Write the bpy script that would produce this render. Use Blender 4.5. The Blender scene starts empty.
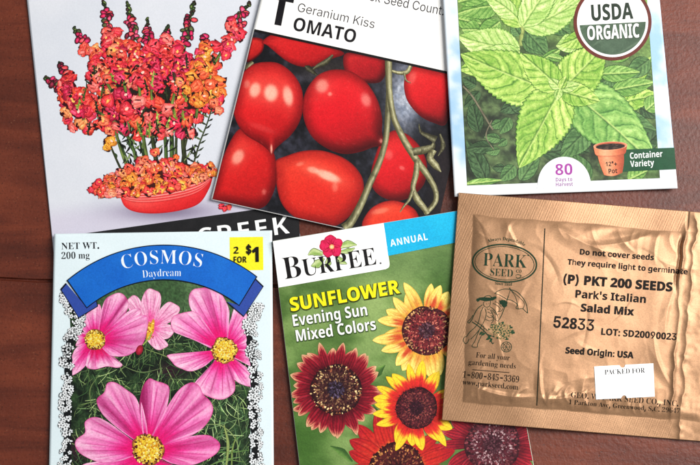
import bpy, math, random
import numpy as np
from mathutils import Vector
from mathutils.geometry import tessellate_polygon

GLYPH_CODE = ''.join(chr(c) for c in range(35, 127) if chr(c) not in "\\'")
GLYPHS = {
    'serifB': r'''03=16/&0k/+0J/50//F/t/_/b/{/U0C/L0k/G1;/E1l/G2A/L2m/U39/b3[/t3x0/440J4E0k4O174R1[4O1|4E2;442Q3x2c3[2q382z2l3$2@3&1k3$1;2z0k2q0B2c/{2Q/^2;/F1{/51[/+ 16/S1L/Y1^/l1h0/1n0W1r1/1s1k1r2L1n2~1h3L1^3j1M3|174&0{3|0k3j0`3L0X2~0T2L0S1k0T1/0X0W0`0/0k/l0{/Y
13=/p/./p/R0L/R0W/S0`/V0g/[0o/~0o3g0@33023)0$2}/r2{/h2|/_3%/V3-/O37/K3C/J3R/y3c0X4+1-4N1y4N1y/~2$/^2+/W24/S2@/R2x/R2x/.
23=/F/./F/t0O1$151p1T2S1]391[3Q1V3d1N3r1D3|174&1(4)0n4%0^3w0R3g0J3O0F320D2j0,2l/s2q/a2y/S3+/K3</H3R/J3b/P3q/Y4$/f42/w4=004F0H4M0d4Q1(4R1V4O1}4E2@442V3y2d3^2i3=2`2j2C291i1V0o0_0+/y1o/y1|/z2-/~270*2@032G0?2L0L2Q0b2z0b2v/.
33=0x/&0X/)0</,0$/3/m/;/]/E/P/Q/H/^/B/k/A/y/C0./H0;/R0E/_0L/l0Q/{0R/}080*/~07/m0H/a0[/Y0s/V1A/`1M/g1W/q1a/~1g031k0G1l0`1i0x1`121P1D1<1R0}1Z0^1^031^032-0a2-0{2016291F2H1R2]1Y2u1[351Y3L1U3`1M3o1B3{144&0~4)0o4(0c3~0Y3u0H3M0C2v0*2x/o2}/^3*/P35/I3D/F3W/J3n/W4(/m490/4G0T4O1&4R1S4O1z4F2>462U3{2d3`2i3?2e2}2[2d2J2M252;1x2+1[1{271i2I1_2X1R2g1C2q122w0x2z0_2x0D2s0.2j/u2_/c2P/S2@/G1a//
43=0M/.0M/R0a/R1-/Z16/c1;/p1=0(1=0Q/70Q/70{1A4L2E4L2E0~310~310Q2E0Q2E0(2G/p2L/c2U/Z2}/R3+/R3+/. /g0~1=0~1=2?1>3$1A3g173P1(340s2s0g2`
53=0z/&0Y/)0>/-0(/3/q/</b/F/V/Q/O/_/J/l/I/z/K0-/O09/X0A/d0H/q0L0$0M0,0&0C/c0O/]0^/X0o/V1=/a1I/i1S/t1]0&1c091g0N1h0i1e1,1]1E1O1Y1=1g1&1o0g1r0;1n/v1f/V1r/m4L2]4L2`3+293+233B2+3U1o3]0=3]02290R2@0}2C1R2?1}242E1{2`1_2p1:2u0i2s0L2n042e/z2X/g2K/V2:/I1]//
63=1?/&0z/*0]/20A/@0*/S/r/m/b01/U0V/O1&/L1X/N1}/Q2E/X2f/b3*/n3F/|3`023w0F4.0^4>0x4I194P1X4R1t4Q204N2C4H2S4@2`472j4-2p3|2t3p2u3c2s3U2m3I2c3>2S352?302#3.1{3V1n3y1g4$1^4)1R4+194$1#3q0m3W0`340V2c0Q2-0v2>1T2F1{2B2@262[1}2q1a2}1>3%0p2}0B2o/v2Y/T2:/;1o/, 1A/T1Q/W1_/`1j/o1s0)1x0E1z0i1x1/1r1J1i1_1]1m1M1u1;1x0o1n0Q1W0T0w0[0H0h0$0w/h1-/X
73=0C/.2A3]0E3]013Y0#3M/y3:/u2s/L2s/O4L3&4L3&4+0}/.
83=11/&0i/)0J//0//9/t/F/b/U/T/h/J/}/D07/B0N/E0k/N1&/^1;/r1M0/1^0K1m021~/y24/h2H/[2]/T2t/R32/S3G/X3Z/a3n/m4$/~44074A0Q4J0q4P194R1f4O2/4C2K412_3t2k3W2o372m2y2e2c2V2Q1o2#281k2U1V2k1A2y1+3%0n3)0S3#0,2p/f2V/K24/71e/+ 1E2;1T2E1a2P1j2^1p2m1t3#1u381n3^1X3{1N4%1B4*154+1#4)0q3}0f3q0^3a0X3N0V3:0X3$0`2n0j2_ 15/N1J/P1]/X1l/f1x/w2#002%0H1~0]1w0o1j1#1V131=1B0y1R0R1,0J0v0D0c0C0L0E030L/y0X/g0h/X0z/P
93=0m/&0S/)0>/,0,/2/x/:/m/D/d/O/X/t/a02/z0?0&0,00/v0;/g0J/[0[/T0q/R1</_1Y0(1m0f1v1a1N1@1=191*140p130K170+1C/k1V/V1s/J2:/F2e/H3)/N3E/X3`/g3v/y4.034>0L4I0h4P1+4R1K4P1i4H2(4;2?4(2S3k2d3L2p3&2x2V2z2$2o0r2g0R2[052M/w2</`2(/L1l/<1Q/113/* 121d1A1e1N1j1Z1p1v261s2k1m3:1b3Y1S3o1C3|1/4$0y3}0j3t0^3d0T3M0O300M2i0Q2>0^1|0q1j
A3|/$/./$/@/2/A/</F/F/L/`/z1H4>1Z4=3F0+3b/P3k/G3u/B4&/@4&/.1`/.1`/@1~/C25/L2;/]210$1x0X0;0X/~/v/{/j/z/_0#/N04/C0P/@0T/@0T/. 0E0v1m0v1+2`
B4&/>/./>/?/R/B/c/G/m/N/t/Z/x/k/z0%/z37/t3c/b3x/=3~/=431V432I4-3%3t3G3R3R3$3K2Y372;2p2$2?1r2y1b3G1H3a1&3i0X3d013S/l39/Q2p/=2C/21i/. 101w161w1V1y1p2$2&20232B2:2Z2=2z2;3;263Q2-3c1|3o1j3v1R3y1E3x1;3u163p103M 1X/F1s/I2,/Q2;/`2E/t2K032M0T2J0w2B16251J1}1W1b1_1?1b101b10/p18/O1@/J1J/G
C4@1|.~1O/&1(/10^/B0=/Y/}/v/g0</U0c/K12/H1_/L21/U2Z/g3$/~3F0>3c0`3z1*401R4:1~4=2D4;2i42354#3J3z3X3~3d4-3j4=3|4=3|2T3k2T3Y2|3C3B3*3^2i3r2J3~2)4&1N3u1(3K0l2b0e1]0m0_1+/y1U/R26/F2Q/H2l/O3,/[3E/l3^0$3s0>4+0-3`/[33/<2Z/)
D4]/B/./B/?/U/A/d/E/n/L/t/U/x/e/y/z/y3</w3S/s3f/l3q/a3x/Q3|/=3~/=431X432H4-3+3t3[3R4#3$492G4@1_470g3u0%3D/R2[/71_/. 1X/F2%/L2G/^2`/z2r0G2|0{3$1`2x2_2`3D273k1Y3x1J3w1?3t183n103G10/w18/P1?/K1J/G
E4%/</./</?/Q/@/b/D/m/L/u/W/y/h/z/}/z37/y3P/t3d/m3p/b3x/R3|/>3~/>433U433U2a3E2a3=3+3/3H2u3]2X3k243s1c3u1B3s143h113J111q1;1q1W1s1n1{1~2-202@292Y2@2z2P2z2P0J2?0J211/2(1=1y1H1l1O131X111X11/r12/d15/X1:/Q1a/J2$/K2A/N2Y/U2p/_3(/k39/z3H023U0H3b0d3u0d3X/.
F3Z/=/./=/?/R/B/c/H/m/P/t/[/x/m/z0(/z3=/x3R/t3c/l3n/a3u/Q3z/<3~/<433P433P2a3?2a3:2z33353)3G2x3V2i3c2V3k2@3q2$3u1a3v1B3t143l103T101r181r1S1u1j1|1{2.2-2A262Z2<2|2N2|2N0J2=0J270o2-1/1|1B1j1O1S1W171Z101Z100$16/Y1;/P1B/J1L/F1|/?1|/.
G4i2,/#1X/&1-/10b/A0@/X0#/u/h0;/W0b/M11/J1`/M22/W2[/h3%0#3G0?3d0`3z1*401Q4:1|4=2E4;2k42374$3J3{3]4&3j4=3|4=3|2T3k2T3`2o3S3+3D3A343S2}3d2j3q2U3{2@4$2+4&1P3u1*3K0n2c0g1_0k0x0v0B1./r1H/S1i/A23/;2J/<2]/A2i/I2q/U2v/d2x/v2x0T2v0g2r0v2j1#2^1*2K1.2310231@4a1@4a104M1.4>1+451$4/0v4+0h4*0T4*/K3I/52i/(
I2$/;/./;/?/P/C/a/H/l/N/t/X/y/g/z/z/z3I/y3[/u3j/n3r/c3x/R3|/;3~/;431o431o3~1Y3|1I3x1>3r163j123[113I11/|15/Z1H/H1q/?1q/.
K4k/>/./>/?/S/B/d/F/n/N/u/Y/y/j/z0$/z3A/y3T/u3d/n3o/c3w/S3{/?3~/?431m431m3~1G3w153f113A111e2b3;2q3M2z3]2~3i2w3u2d3{2C3~2C434R434R3~4I3~3{3u3N3Z2z3/2/2=4;/]4S/G4t/?4t/.29/.29/?2R/@2c/C2o/P2]/q1A1P111@110$12/j16/Y1=/N1G/F1W/B1m/?1m/.
M62/</./</?/P/B/a/F/l/N/t/Y/y/i/z/~/z3D/v3g/d3w/=3~/=4313432^0c4-435|435|3~5i3{5Y3u5O3n5H3c5C3S5B3@5B0)5G/Y5X/E5|/?5|/.3R/.3R/?3x/G4./Z430&433U2@/.2./.0=3K0=0#0?/h0D/W0L/L0W/E0i/A0~/?0~/.
N4Z3Y.~0?3#0?/~0@/h0D/X0K/M0U/F0f/B0|/?0|/./@/./@/?/e/E/v/W/{/~/{3J/R3x/@3~/@430q433M0~3M3?3H3e373v2l3~2l434L434L3~473{4&3w3x3p3r3e3n3T3m3?3m.~
O4z2$.~1_/$1@/+0~/50c/C0I/T02/i/z0$/i0>/[0Z/Q0x/K1=/J1_/K2#/Q2D/[2b/i2~/z3<033S0I3h0d3y1#4,1B461c4<2)4>2J4<2i463+4,3F3z3`3i3v3U4/3>4?3$4M2d4V2E4]2$4_1_4]1=4V0x4M0Z4?0>4.0$3u/i3_/T3E/C3)/52f/+2F/$ 2)/:2[/H3$/q3:0Y3A1_3>2E332{2}3K2e3j2F3|2#4&1L3u1(3K0m2c0f1_0j0x0t0A1+/r1C/S1a/@
P3i/=/./=/?/R/B/c/F/m/N/t/Y/x/j/z0$/z3A/x3T/t3d/m3o/b3v/R3{/>3~/>431P432)422R4-2q4#3+3t3=3f3L3T3V3@3^3*3`2m3Z2H3L2*351k2o1W2D1K1m1H101H100$11/j15/Y1</N1G/F1W/B1m/?1m/. 101a1C1a1b1c1z1k201x2;2/2B2I2D2j2B3/2=3I233]2$3k1l3s1R3v173o103T
R4E/=/./=/?/R/B/c/F/m/N/t/Y/x/j/z0$/z3A/x3T/t3d/m3o/b3v/R3{/>3~/>431S4326402j4%353q3Q3Y3c3:3h2o3b2H3N2)3.1l2[1Z3w/a40/H4J/?4L/?4L/.2s/.1C1N101N100$11/j15/Y1</N1G/F1W/B1m/?1m/. 101e1E1e1f1g2$1p281}2E262M2P2P2q2K3@2<3^1~3p1Z3v1K3u1?3r183m103G
S3L/Y.~/Y0s/m0s/z0E0//|0C/a0]/L0y/A1?/=1V/?1l/F1|/R2-/b24/t270-210I1z0a1[0u0x190S1L071b/|1x/m24/d2N/a2m/c3,/h3C/r3Y0#3l043|0G4-0]470u4<134>1`492:4,2C4*2L4)2V4+2^422a4>2t4>2t2`2c2`2[2x2Q332E3G283X2)3h1s3t1b3}1O4&1<4)1&4&0p3|0a3q0T3d0N3T0L3B0M320S2~0^2q172O1x212^1d2l1U2w1F3#163-0Y3+0>3#0#2t/i2d/T2P/C29/61y/,1[/%1:/#0s/%0R//06/70)/:/t/5/l.~
T3n00/.00/?0F/A0V/E0c/M0k/X0o/j0q0$0q3x0j3x0H3u0,3k/p3Y/^3B/Q3%/K2_/92_/9433a433a2^3P2^3C363+3Z2`3q2-3x2&3x2&0$2)/i2-/W24/L2@/E2Q/A2i/?2i/.
U4X1s.|1:/%0h/40F/K0//l/}0;/x0p/x3A/w3T/s3d/l3o/a3v/Q3{/=3~/=431k431k3~1D3w133f1/3A1/0a110<19/y1E/b1W/Q1p/G23/D2g/M31/g3G073N0t3N3@3M3T3I3d3A3n363v3$3{2i3~2i434F434F3~443z4%3t3x3l3r3b3o3R3m3@3m1/3i0J3Y/t3B/N2{/52N/%
W5v1$.~/N3O/=3r/63x/,3|.z3~.z431/431/3~0k3w0f3r0b3k0a3a0i3;1Y0n2M3&2>3U293d223n2+3t1`3~1`433~433~3~3d3{3T3r3O3c3U3H4F0{5/37573]553h523p5,3u4d3~4d436(436(3~5w3z5m3t5e3l5Q3A4*.~3s.~2]2U18.~
a2y1z/#1]/)1J/81B/Q0}/90Y/*03/$/y/(/f/./V/9/K/H/D/Y/B/n/G0//U0G/n0]060p0d1&1A181A1l1?1}1;20152:1+2B0y2F0i2H0O2E0A2>0<220E1|0O1b0M1V0I1L0B1D081>0.1:/|19/o1:/e1>/[1E/T1N/P1Y/O1g/Q1w/V2*/`26/m2B/|2L032T0G2Z0^2^0w2_1G2[1j2S2&2D282/2B1o2E1L2E/m2G/V2P/P2a/X2j/J2R/529/( 0l/P1(/W1A/n1A0~0y0r0_0`0O0F0J0(0N/g0Y/U
b3//Y.~/Y3J/S3s/63~/6430_430_270w2M182Z1W2_1o2]2)2V2<2K2M2<2[2*2g1p2p1W2u1=2w0{2u0Y2n0;2d/z2T/b2C/L2./;1q/.1V/%1:/#0w/(0Y/50=/J/d.~ 11/<1F/@1V/L1c/`1j/|1o0F1p0u1o1?1j1_1b1v1V2+1F2512280p2.0h2%0c1x0_1m0_/t0d/T0s/B
c2E0q/#0W/%0@/-0+/9/r/H/b/[/T/s/J01/C0L/A0k/D1//K1L/V1h/f2#/y28042I0L2U0g2^1)2`1F2^1a2V1u2J2)2;222)251p241d201Y2*1Q1}1K1s1G1g1F1P1K1C1[1>1v1?2$1?2/1<2>132F0~2I0e2B0R2-0H1f0D150G0c0O0=0^/{0q/f1,/X1F/T1^/X1u/d2//w2=/k1s/C1G/,
d380a/#0I/%05/-/}/8/l/H/^/Z/Q/q/H0//C0J/A0h/C1./I1L/R1h/_2$/n290$2I092U0O2]0g2_1)2Z1C2M1Y281Y3W1X3d1T3n1N3u1*3~1*432`432`/z2f/W2k/Q2u/L3&/J3&/92[/62///1Y/#1Y/U1C/:1&/) 1$/J10/L1:/P1D/W1M/b1T/m1Y/{1Y1m1V1w1P2%1H2.1(290p250b2+0V1u0O1[0K1;0J0n0K0G0O0&0V/i0a/X0n/N
e2M0o/#0U/%0>/-0)/8/q/H/a/[/S/t/I03/C0Q/A0r/C15/J1Q/T1k/b2&/s2:0+2J0A2U0X2]0r2_1;2Z1Z2M1t282,1v271R2;1&2;0{0I0{0O0D0_/x0y/a1A/X1[/^1s/m2.0*2=/x1s/I1G/- 0H1:1C1:1C1Q1;25142@1)2G0v2I0]2>0M1z0H1E
g2h0g-V0>-X/x-_/_-i/K-w/@.,/<.=/B.R/T.c/t.o/Z/#/K/7/F/L/H/]/N/l/X/y/h0*/|060:0B/i0[/M0~/D1N/F1c/L1v/V2,/d2:/t2G0,2Q0A2X0X2^0r2_112^1J2X1d2P2^2P2^2,2,2,291s2A1]2C1E2B132=0|240l2(0^1u0Q1e0H1Q0@1<0<1%0;0r0;0c0<0D020>0+0:0#09/v0=/j0K/b0b/`1)/`1~/V25/O2D/F2O/;2V/-2Z.w2].d2W.E2H.,20-r1j-c1?-Y 0r0P1%0S110Z180g1=0x1@121A1M1@1i1=2#1824112@1%2G0r2I0d2G0X2@0P240J2#0G1i0F1M0G120J0x0P0g0X0Z0d0S 0v-o1G-r1i-{1|.02&.F2%.Q1|.Y1t.`1G.g05.g0(.[/{.N/x.?/{.40&.*03-|0C-t0Y-p
i1@09300+32/z36/p3>/h3I/c3U/a3c/c3q/h3}/p4-/z450+4:094;0F4:0R450^4-0f3}0k3q0l3c0j3U0f3I0]3>0R360F32 /@/./@/>/[/H/c/g/c1w/^2=/B2E/C2V0i2V0i/g0o/H1./>1./.
k3-/?/./?/>/[/H/c/g/c3T/^3t/X3y/O3}/B3~/C430i430i0~1^1s1g1~1m2-1o261k2?1_2D1K2E1H2E1H2V2z2V2z2E2a2A2I26232#1X1K2{/P3)/F33/@3>/>3>/.1M/.1M/>1S/>1`/@1h/E1j/N1c/`0x0h0i0Z0i/g0o/H1./>1./.
l1A/@/./@/>/[/H/c/g/c3T/^3t/X3y/O3}/B3~/B430i430i/g0o/H1./>1./.
m5</@/./@/>/[/H/c/g/c1x/]2</V2A/M2E/A2F/A2V0g2V0g2)1&2F1F2X1h2_252X2Q2E2a2$2}2E3C2X3i2_432X4N2D4_1}4e1N4e/g4k/H4q/C4y/?5*/>5*/.3?/.3?/>3K/@3S/C3Y/H3a/g3a1S3Z1}3T2)3K2.3?2/3,2,2v1{2e1h2e/g2l/H2q/C2z/@3*/>3*/.1A/.1A/>1M/@1U/C1[/H1c/g1c1S1]1}1V2)1M2.1A2/1.2+0w1z0g1f0g/g0m/I0s/C0{/@1+/>1+/.
n3C/@/./@/>/[/H/c/g/c1x/]2</V2A/M2E/A2F/A2V0i2V0i2+1)2H1I2Y1n2_292X2U2D2f1}2k1N2k/g2r/H2x/C3%/?31/>31/.1D/.1D/>1I/>1Y/C1c/P1f/g1f1S1`1}1Y2)1Q2.1E2/112+0y1z0i1f0i/g0o/H0u/C0}/?1./>1./.
o2q0~/#0a/%0F/-0./9/t/I/c/^/T/u/I04/C0P/A0o/C12/I1O/T1j/c2%/t290.2I0F2U0a2]0}2_1>2]1X2U1p2J2*2:2;2&2J1k2T1P2[132^0o2[0O2T022J/t2</]2*/H1p/91X/-1?/% 0~/914/<1A/F1K/U1S0$1V0o1T1H1P1p1J2/1@2>132H0~2K0l2H0_2>0T2/0N1p0J1H0I0o0L0%0T/U0_/F0m/<
p39/?-W/?-g/V-n/a-~/c.H/c1n/]2;/A2G/A2V0d2V0d2&0{2F1=2Y1a2`1x2^222V2E2J2U2;2d2(2p1l2x1R2}173#0u2}0T2x072o/w2d/_2T/J2C/:20/.1u/%1^/#1>/)1#/70i/N0i.N0m.$0|-m1?-h1?-W 1=/J1P/N1`/X1j/j1r0(1v0H1x0o1v1:1r1Y1l1s1c2)1T231A261-210w1~0i1f0i/t0u/]1*/O
r2?/@/./@/>/[/H/c/g/c1w/]2=/B2E/C2V0g2V0g1w0s201%2@152M1E2W1T2]1d2_1u2^2(2X232P2;2E2@292A2*2@1y2<1n261e2.1_2#1Z1s1X1X1b1I1u172#1-1}1$1w0w1l0p1_0l1M0j1:0j/g0k/X0n/N0t/G1?/>1?/.
s2@0l/#0X/%0B/+0+/4/x/7/o/5/g///b/$/R/$/R0=/d0=/l/~/w/h0+/U0;/H0M/?0a/=0q/>0}/B1-/I14/Q19/]1:/i16/{1*000q0=0?0V0)0c/s0p/e0~/[13/U1D/S1V/V1r/`2./p2C0*2R0C2]0b2`0{2]1A2T1H2R1O2Q1V2R1]2W1a2`1o2`1o1X1_1X1V1o1K2%1>25102@0{2F0j2H0]2G0Q2D0H2>0B260>2-0=1~0G1c0g1N19171N1,1`0z1l0l1u0]1z0I1|031y/p1o/U1_/@1H/01//&
t1_0P/$07/&0#/-/q/8/g/H/a/]/_/v/_27/B27/B2L0,370U3o0e3o0e2V1J2V1J270e270e0%0j/b0o/[0u/W0}/V11/Z1=/g1H/z1X/q1@/F0z/-
u3=0W/#0;/&0$/0/p/?/e/T/_/p/]05/]1s/U2:/O2A/F2E/92F/92V0c2V0c/y0l/]0s/V0{/S1+/R1>/U1O/`1_/q1_1s1W2;1P2A1F2E172F172V2e2V2e/u2l/U3./L3./;2b/825/11_/#1_/V1R/H1D/;14/10~/*0k/$
v2R0c/#/T1s/D29/>2@/62D/+2E/+2V0y2V0y2F0q2F0b2D0X2>0U240V2,130N1g1x1l201h2<1Z2D1E2F1E2V2Q2V2Q2G2F2C2<2>26272#1n0u/#
w3z0N/#/?2)/42<.~2E.~2V0_2V0_2E0L2A0F240H2*0L1x0|0S1M1f1C2*182@0}2G0}2V2d2V2d2E2T2C2K2=2H242H2-2J2%2q0b3D1{3I233B2A3*2G3*2V4)2V4)2G3p2<3c1}2P/#2A/#1Y1?0a/#
y2L/c-V/R-W/D-^/8-f//-r/).#/&.4/).?/,.J/3.S/;.Z/F.`/R.a/o.W/u.O/x.G/z.</y.7/y.1/z.*/~.&0*.$02.(0<.00F.>0U.]0a/)/R1v/G23/=2?/+2E/)2E/)2V0w2V0w2E0]2A0T230V2+0Y1|130K1a1l1g2#1i221`2A1E2E1E2V2L2V2L2E2C2D2;2@25291~1m0w.q0U.(0J-t0?-i03-`''',
    'sansB': r'''03F19/&0`//04/D/o/j/X0@/K0}/F1k/H2A/M2n/V3;/d3^/v3z01450M4F0n4P194S1o4L2>462_3m2v3;3)2X3-1k3+193%0h2x0?2k/y2X/[2B/E2&/41a/+ 19/z1P0#1b011o0H1w0i1|171~1k1|2B1w2l1o311b3H1P3V193[0~3V0l3H0`310W2l0R2B0Q1k0R180W0j0`0I0l020~0#
13F1*/.1*251+2d1-3;0y3,0e2u0-2H/V3+1<4L254L25/.
23F/I/./I/v0h1:1H1y1i2L1s2z1q301l3>1c3J1V3Q1H3V173X1$3V0n3R0]3K0$3&/H3i/u4/0O4H1?4R1^4P1y4K264A2K442]4$2k3n2u3X2|3B2~3+2|2l2w2S2n2<2?1V1Q0i0n0.0n0)300)30/.
83F1:/&0c/+09/7/r/J/Y/d/J0)/F0N/H0n/Q1-/a1C/u1V0/1h0H1v032)/|29/l2K/_2a/W2y/T39/W3Q/_3g/k3z/{4.034;0I4E0b4L0{4P1:4R1U4P1o4L2,4E2B4;2T4.2e3z2q3g2x3Q2z382w2x2o2`2b2K2O2:2:2*1~1x2T1X2{1.3(0x3,0f3.0P3,073$/{2t/f2d/S2O/D28/71x/.1Z/) 1:2H1c2b1m2n1s2{1u311s3?1n3K1d3U1W3]1I3a193c1*3a0w3]0k3U0b3K0[3?0Z310]2|0b2o0l2c 19/s1P/u1d/z1r0(1}042(0B2*0S1z0t1`121>1F151K0^1)0R0v0L0f0J0T0L0C0R050]0)0k/z0~/u
A4;/./.0~4N2E4N4;/.3(/.2`0F0e0F0A/. 1#1A2G1A1~2W1v2u1k3=1c3^1Y3<1N2q1F2W
C3s1z/&1J/+0}/50Y/F0;/^0#/{/m0B/`0j/W1:/U1j/X2>/b2i/p350)3X0C3v0b431+4D1T4O2(4R2p4I3Z4139382^3N2(3X1_3S1@3D1)3,0r2f0h2=0e1i0h190q0m1%0L1=051]0&2(/}2d0)3H0;3H/@2e/-
D4^/k/./k4L1M4L1~4I2N4@2w413>3w3Z3]3r3<4(2q432E461o4.1#3r0A3K/l2r/I21/51>/. 0w0(1H0(2.022]0O2x1&3&1m2~2B2r2j2_3-2C3B1|3N1R3R0w3R
E3>/k/./k4L2q4L2q3R0w3R0w2C2e2C2e1J0w1J0w0(2q0(2q/.
F37/k/./k4L2p4L2p3R0v3R0v212d212d170v170v/.
G4R2%/&1>/.0b/C05/g/p0=/[0{/U1k/X2@/c2m/s390/3[0K3x0n441;4E1i4O2A4R334J3w453T3=2}3P2A3X2$3U1f3O1N3C1:341)2|0w2f0m2K0g2.0e1i0f1J0j1/0q0p0|0Y1.0F1?061S0+1l0#2-/}2Q0#2n0)2n131m131m2-3x2-3x/C3(//
H4o/k/./k4L0w4L0w2C3%2C3%4L414L41/.3%/.3%1I0w1I0w/.
I2$/C/./C/i0#0)0#3Q/C3m/C4L1k4L1k3m1/3Q1/0)1k/i1k/.
K4*/k/./k4L0w4L0w2#1/2@1D2]2m4L4)4L252+4*/.2k/.1G1D0w1$0w/.
L3A/k/./k4L0w4L0w0(3+0(3+/.
M61/k/./k4L1A4L2X0E2Z0E3z4L5O4L5O/.4J/.4J1^4K274M2p4O3=4L3=3+/.2&/.0i3>0f3>0i2q0k260l1Y0l/.
N54/k/./k4L174L3S0L3U0L3R153P1x3P4L4R4L4R/.3+/.0i310f310j2F0l1]0l/.
O5)2+/&1T/+1*/50`/F0@/_0&/{/n0C/a0k/X1;/U1l/X2A/a2m/n390&3[0@3x0`441*4E1U4P2,4S2^4P3.4E3R443r3x403[4C384Q2l4Y2@4]1k4Y1;4Q0k4C0B40/{3r/^3R/F3./52^/+ 2+/~2S0&2s063/0N3>0o3H1<3K1k3H2?3>2h3/3-2s3E2S3T2,3X1`3T1@3E1)3-0t2h0j2?0g1k0j1<0t0o1)0N1@061`0&
P3m/k/./k4L1P4L2.4G2[4:2~4#3;3a3I3;3N2k3L2O3F243<1w3.1`2u1K2]1;2>1.1t1&1H1$0w1$0w/. 0w1y1=1y1X1{1p2$2(2/262=2>2O2A2g2<3+2-3A1n3N1J3R0w3R
R4&/k/./k4L1B4L2#4H2T4<2z4(393g3H3B3N2q3L2[3H2H3A262{1h2N1K4&/.2k/.1R120w120w/. 0w2+1=2+1[2,1t222+2;272H2>2Y2A2n2>3(26382*3D1r3L1Y3Q1;3R0w3R
S380|/&0J/*/x/4/M/D/M0I0:0.0R0&0k/~1)/|1?/~1Q0(1_001h0:1m0F1o0T1l0f1c0u1S1%0k1I0F1[/|1x/_2E/W2V/T2j/R3#/W3L/g3n0#4.0E4B0m4N1A4R2.4J2v412T3;1t3P1=3X1,3V0x3R0l3J0d3@0^350]3&0_2r0g2e0s2Y1]252A1l2Q1^2_1N2j1>2r1,2w0r2x0Y2s012d/j2I/M2%/81U/,
T3K0e/.0e3Q/;3Q/;4L3=4L3=3Q1p3Q1p/.
U4i1w/&1;/-0f/=0?/X/~/}/n0M/h1$/h4L0s4L0s140v0l0~0O110;1C0-1[0$1z/~2=0$2U0.2h0=2t0R2|0n2~152~4L4/4L4/0~4,0^4$0?3t0#3c/f3L/P31/>2l/22F/*
V3|0x/./.4L0;4L1;1<1B0|1M0Q1T0-1[0Q1g0|1n1<2o4L3|4L21/.
W6A0N/./.4L084L0v1T1#1-1-0X1300190X1A1+1I1M254L3;4L4&1M4.1+470X4=004C0X4L1-4T1T574L6A4L4|/.3c/.2|1w2w222p2R2i2t2e322b2t2Z2S2T222N1v1i/.
a3]0c/&0C/*0(/4/k/D/Y/Z/N/x/J0A/O0f/]1(/t1>091N0c1X1:1]1{1_1{1o1y2%1t241l2?1`2F1Q2K1A2L0g2D0321/m2v0T331E3<1s392>3.2]2w2s2^3$2=3)1o3)/.2=/.2*/a2&/a1r/N1b/?1P/51</-1#/) 1-/q1B/t1T/z1e0*1q081x0J1{0a1{1#1S0~160{0{0u0k0l0`0`0Y0Q0W0A0X030^0(0e/{
d3p0~/&0V/-05/=/t/W/^/}/Q0Q/L11/Q1k/_2@/t2f063%0X361$3;1>3:1T351g3,1w2|2*2o252a282a233$213O214k3;4k3;/.2H/.25/_21/_2%/O1s/B1d/71Q/.1;/) 1E/x1_/{1s0(2%062/0I250b271$2710261Q201m2&2(1t281`2A1D2D102A0z270k2(0a1m0Z1P0X1/0Z0i0a0M0k080z0)10/{
e3S1T/&11/*0l/00M/<03/L/x/a/e/{/W0>/O0b/L1//O1W/V1|/c2@/t2Z0-2p0E3%0a321#391E3;1v372C3(2e2k2}2I311{361I360s0X0s0[0X0d0B0r001)/~1?/v1Y/s2?/z2|052|/A2B/. 0Z1[221[201q2*2)1|281n2E1]2L1F2N142L1#2F0q2;0f2-0_1t
g3p17-A0I-F/c-V/c.L06.=0g.31=.01`.51x.E2,.`21/)21/122/H23/_21/_1~/L1o/>1_/41K/-18/)0~/&0T/-02/>/r/Y/]0$/P0S/L11/P1i/^2=/s2d043$0W361$3;1O351t3#252a282a2@353;353;/-36.W3%./2g-k2C-S1p-E 1F/w1^/y1q0%2$022/0D250^271#2710251T2/1q2$2+1r291^2A1E2D1%2=0k2(0^1a0X1/0^0Y0k071&/~
i1G0;3c0,3e/z3h/o3n/f3w/a4)/_49/a4J/f4W/o4a0;4k0b4a0k4W0p4J0r490p4)0k3w0b3n /c/./c350m350m/.
l1G/c/./c4k0m4k0m/.
n4$/c/./c350U350c2a0i2a0v2r1+3#1>3/1S361i3:2$3;2I382j3-3)2w3=2]3I2:3M1j3M/.2C/.2C1P2A1i2=1}25222)2=1u2C1c2E1F2B12280~2%0u1i0o1K0m1&0m/.
o3g1I/&1(/*0e/10H/=0//N/u/e/d0#/V0C/O0f/L12/R1k/b2?/}2e0F3%0r361K3;1m3920322L3$2f2o2{2Y312?3=1|3E1Y3G123B0T320$2r/Y2N/=1}/- 1J/y1c/|1v0*2*0:240O290l2;12291S241o2*2*1v291c2B1J2E122B0y290k2*0a1o0Z1S0X120Z0l0a0O0k0:0y0*12/|
r2Q/c/./c350T350d2Q0i2Q0u2d1)2t1:3&1N321e391|3;233;2C392;252.271y281G2/182(1,1y0|1m0t1^0o1J0m150m/.
s2o0m/&0*/,/M/=/M0503/z0p/q1&/r15/u1?/z1F0%1J0-1L061F0G110X0V0q/y13/k1=/`1I/W1V/Q1f/M1w/L2//Q2O/_2i/u2}07300Z391)3;1k352P2z22211Y2D1(2L0j2I0[2A0V230[2#0r1o1H1Y2$1>23152>1)2H0w2O0h2S0U2T0A2P/z2C/]2-/E1i/51A/+
t2C1,/&0K/20;/;0./G/}/W/u/l/p0*/n0G/n2C/=2C/=2o/v35074)0x4)0x352*352*2C0x2C0x0G0z0:0~001)0(12/}1=/y1I/x1j/|2.0)2./81a/,
u4$1//&0e/+0D/50*/G/q/b/e0)/a0T/a350k350k0m0m0U0r0A0z011*0%19/z1L/x1h/|1}0+200<290T2?0s2A1<2A353K353K/.2X/.2K/^2E/^28/L2(/>1p/41[/-1E/)
v3D0a/./.350=351)0s130K170&1:0&1I0s25353D351m/.
x3J/1/.0T15/7350O351<1u2*353A352#153G/.2//.1<0R0I/.
y3D/y-A/[-B/E-F/E.;/W.9/m.70%.:07.@0D.K0P.X0Y.i0a.z0g/1/.350A351-0v150V19051;051@0V1I0v23353D351^.Y1M.619-u0{-^0_-N0?-D''',
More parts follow.
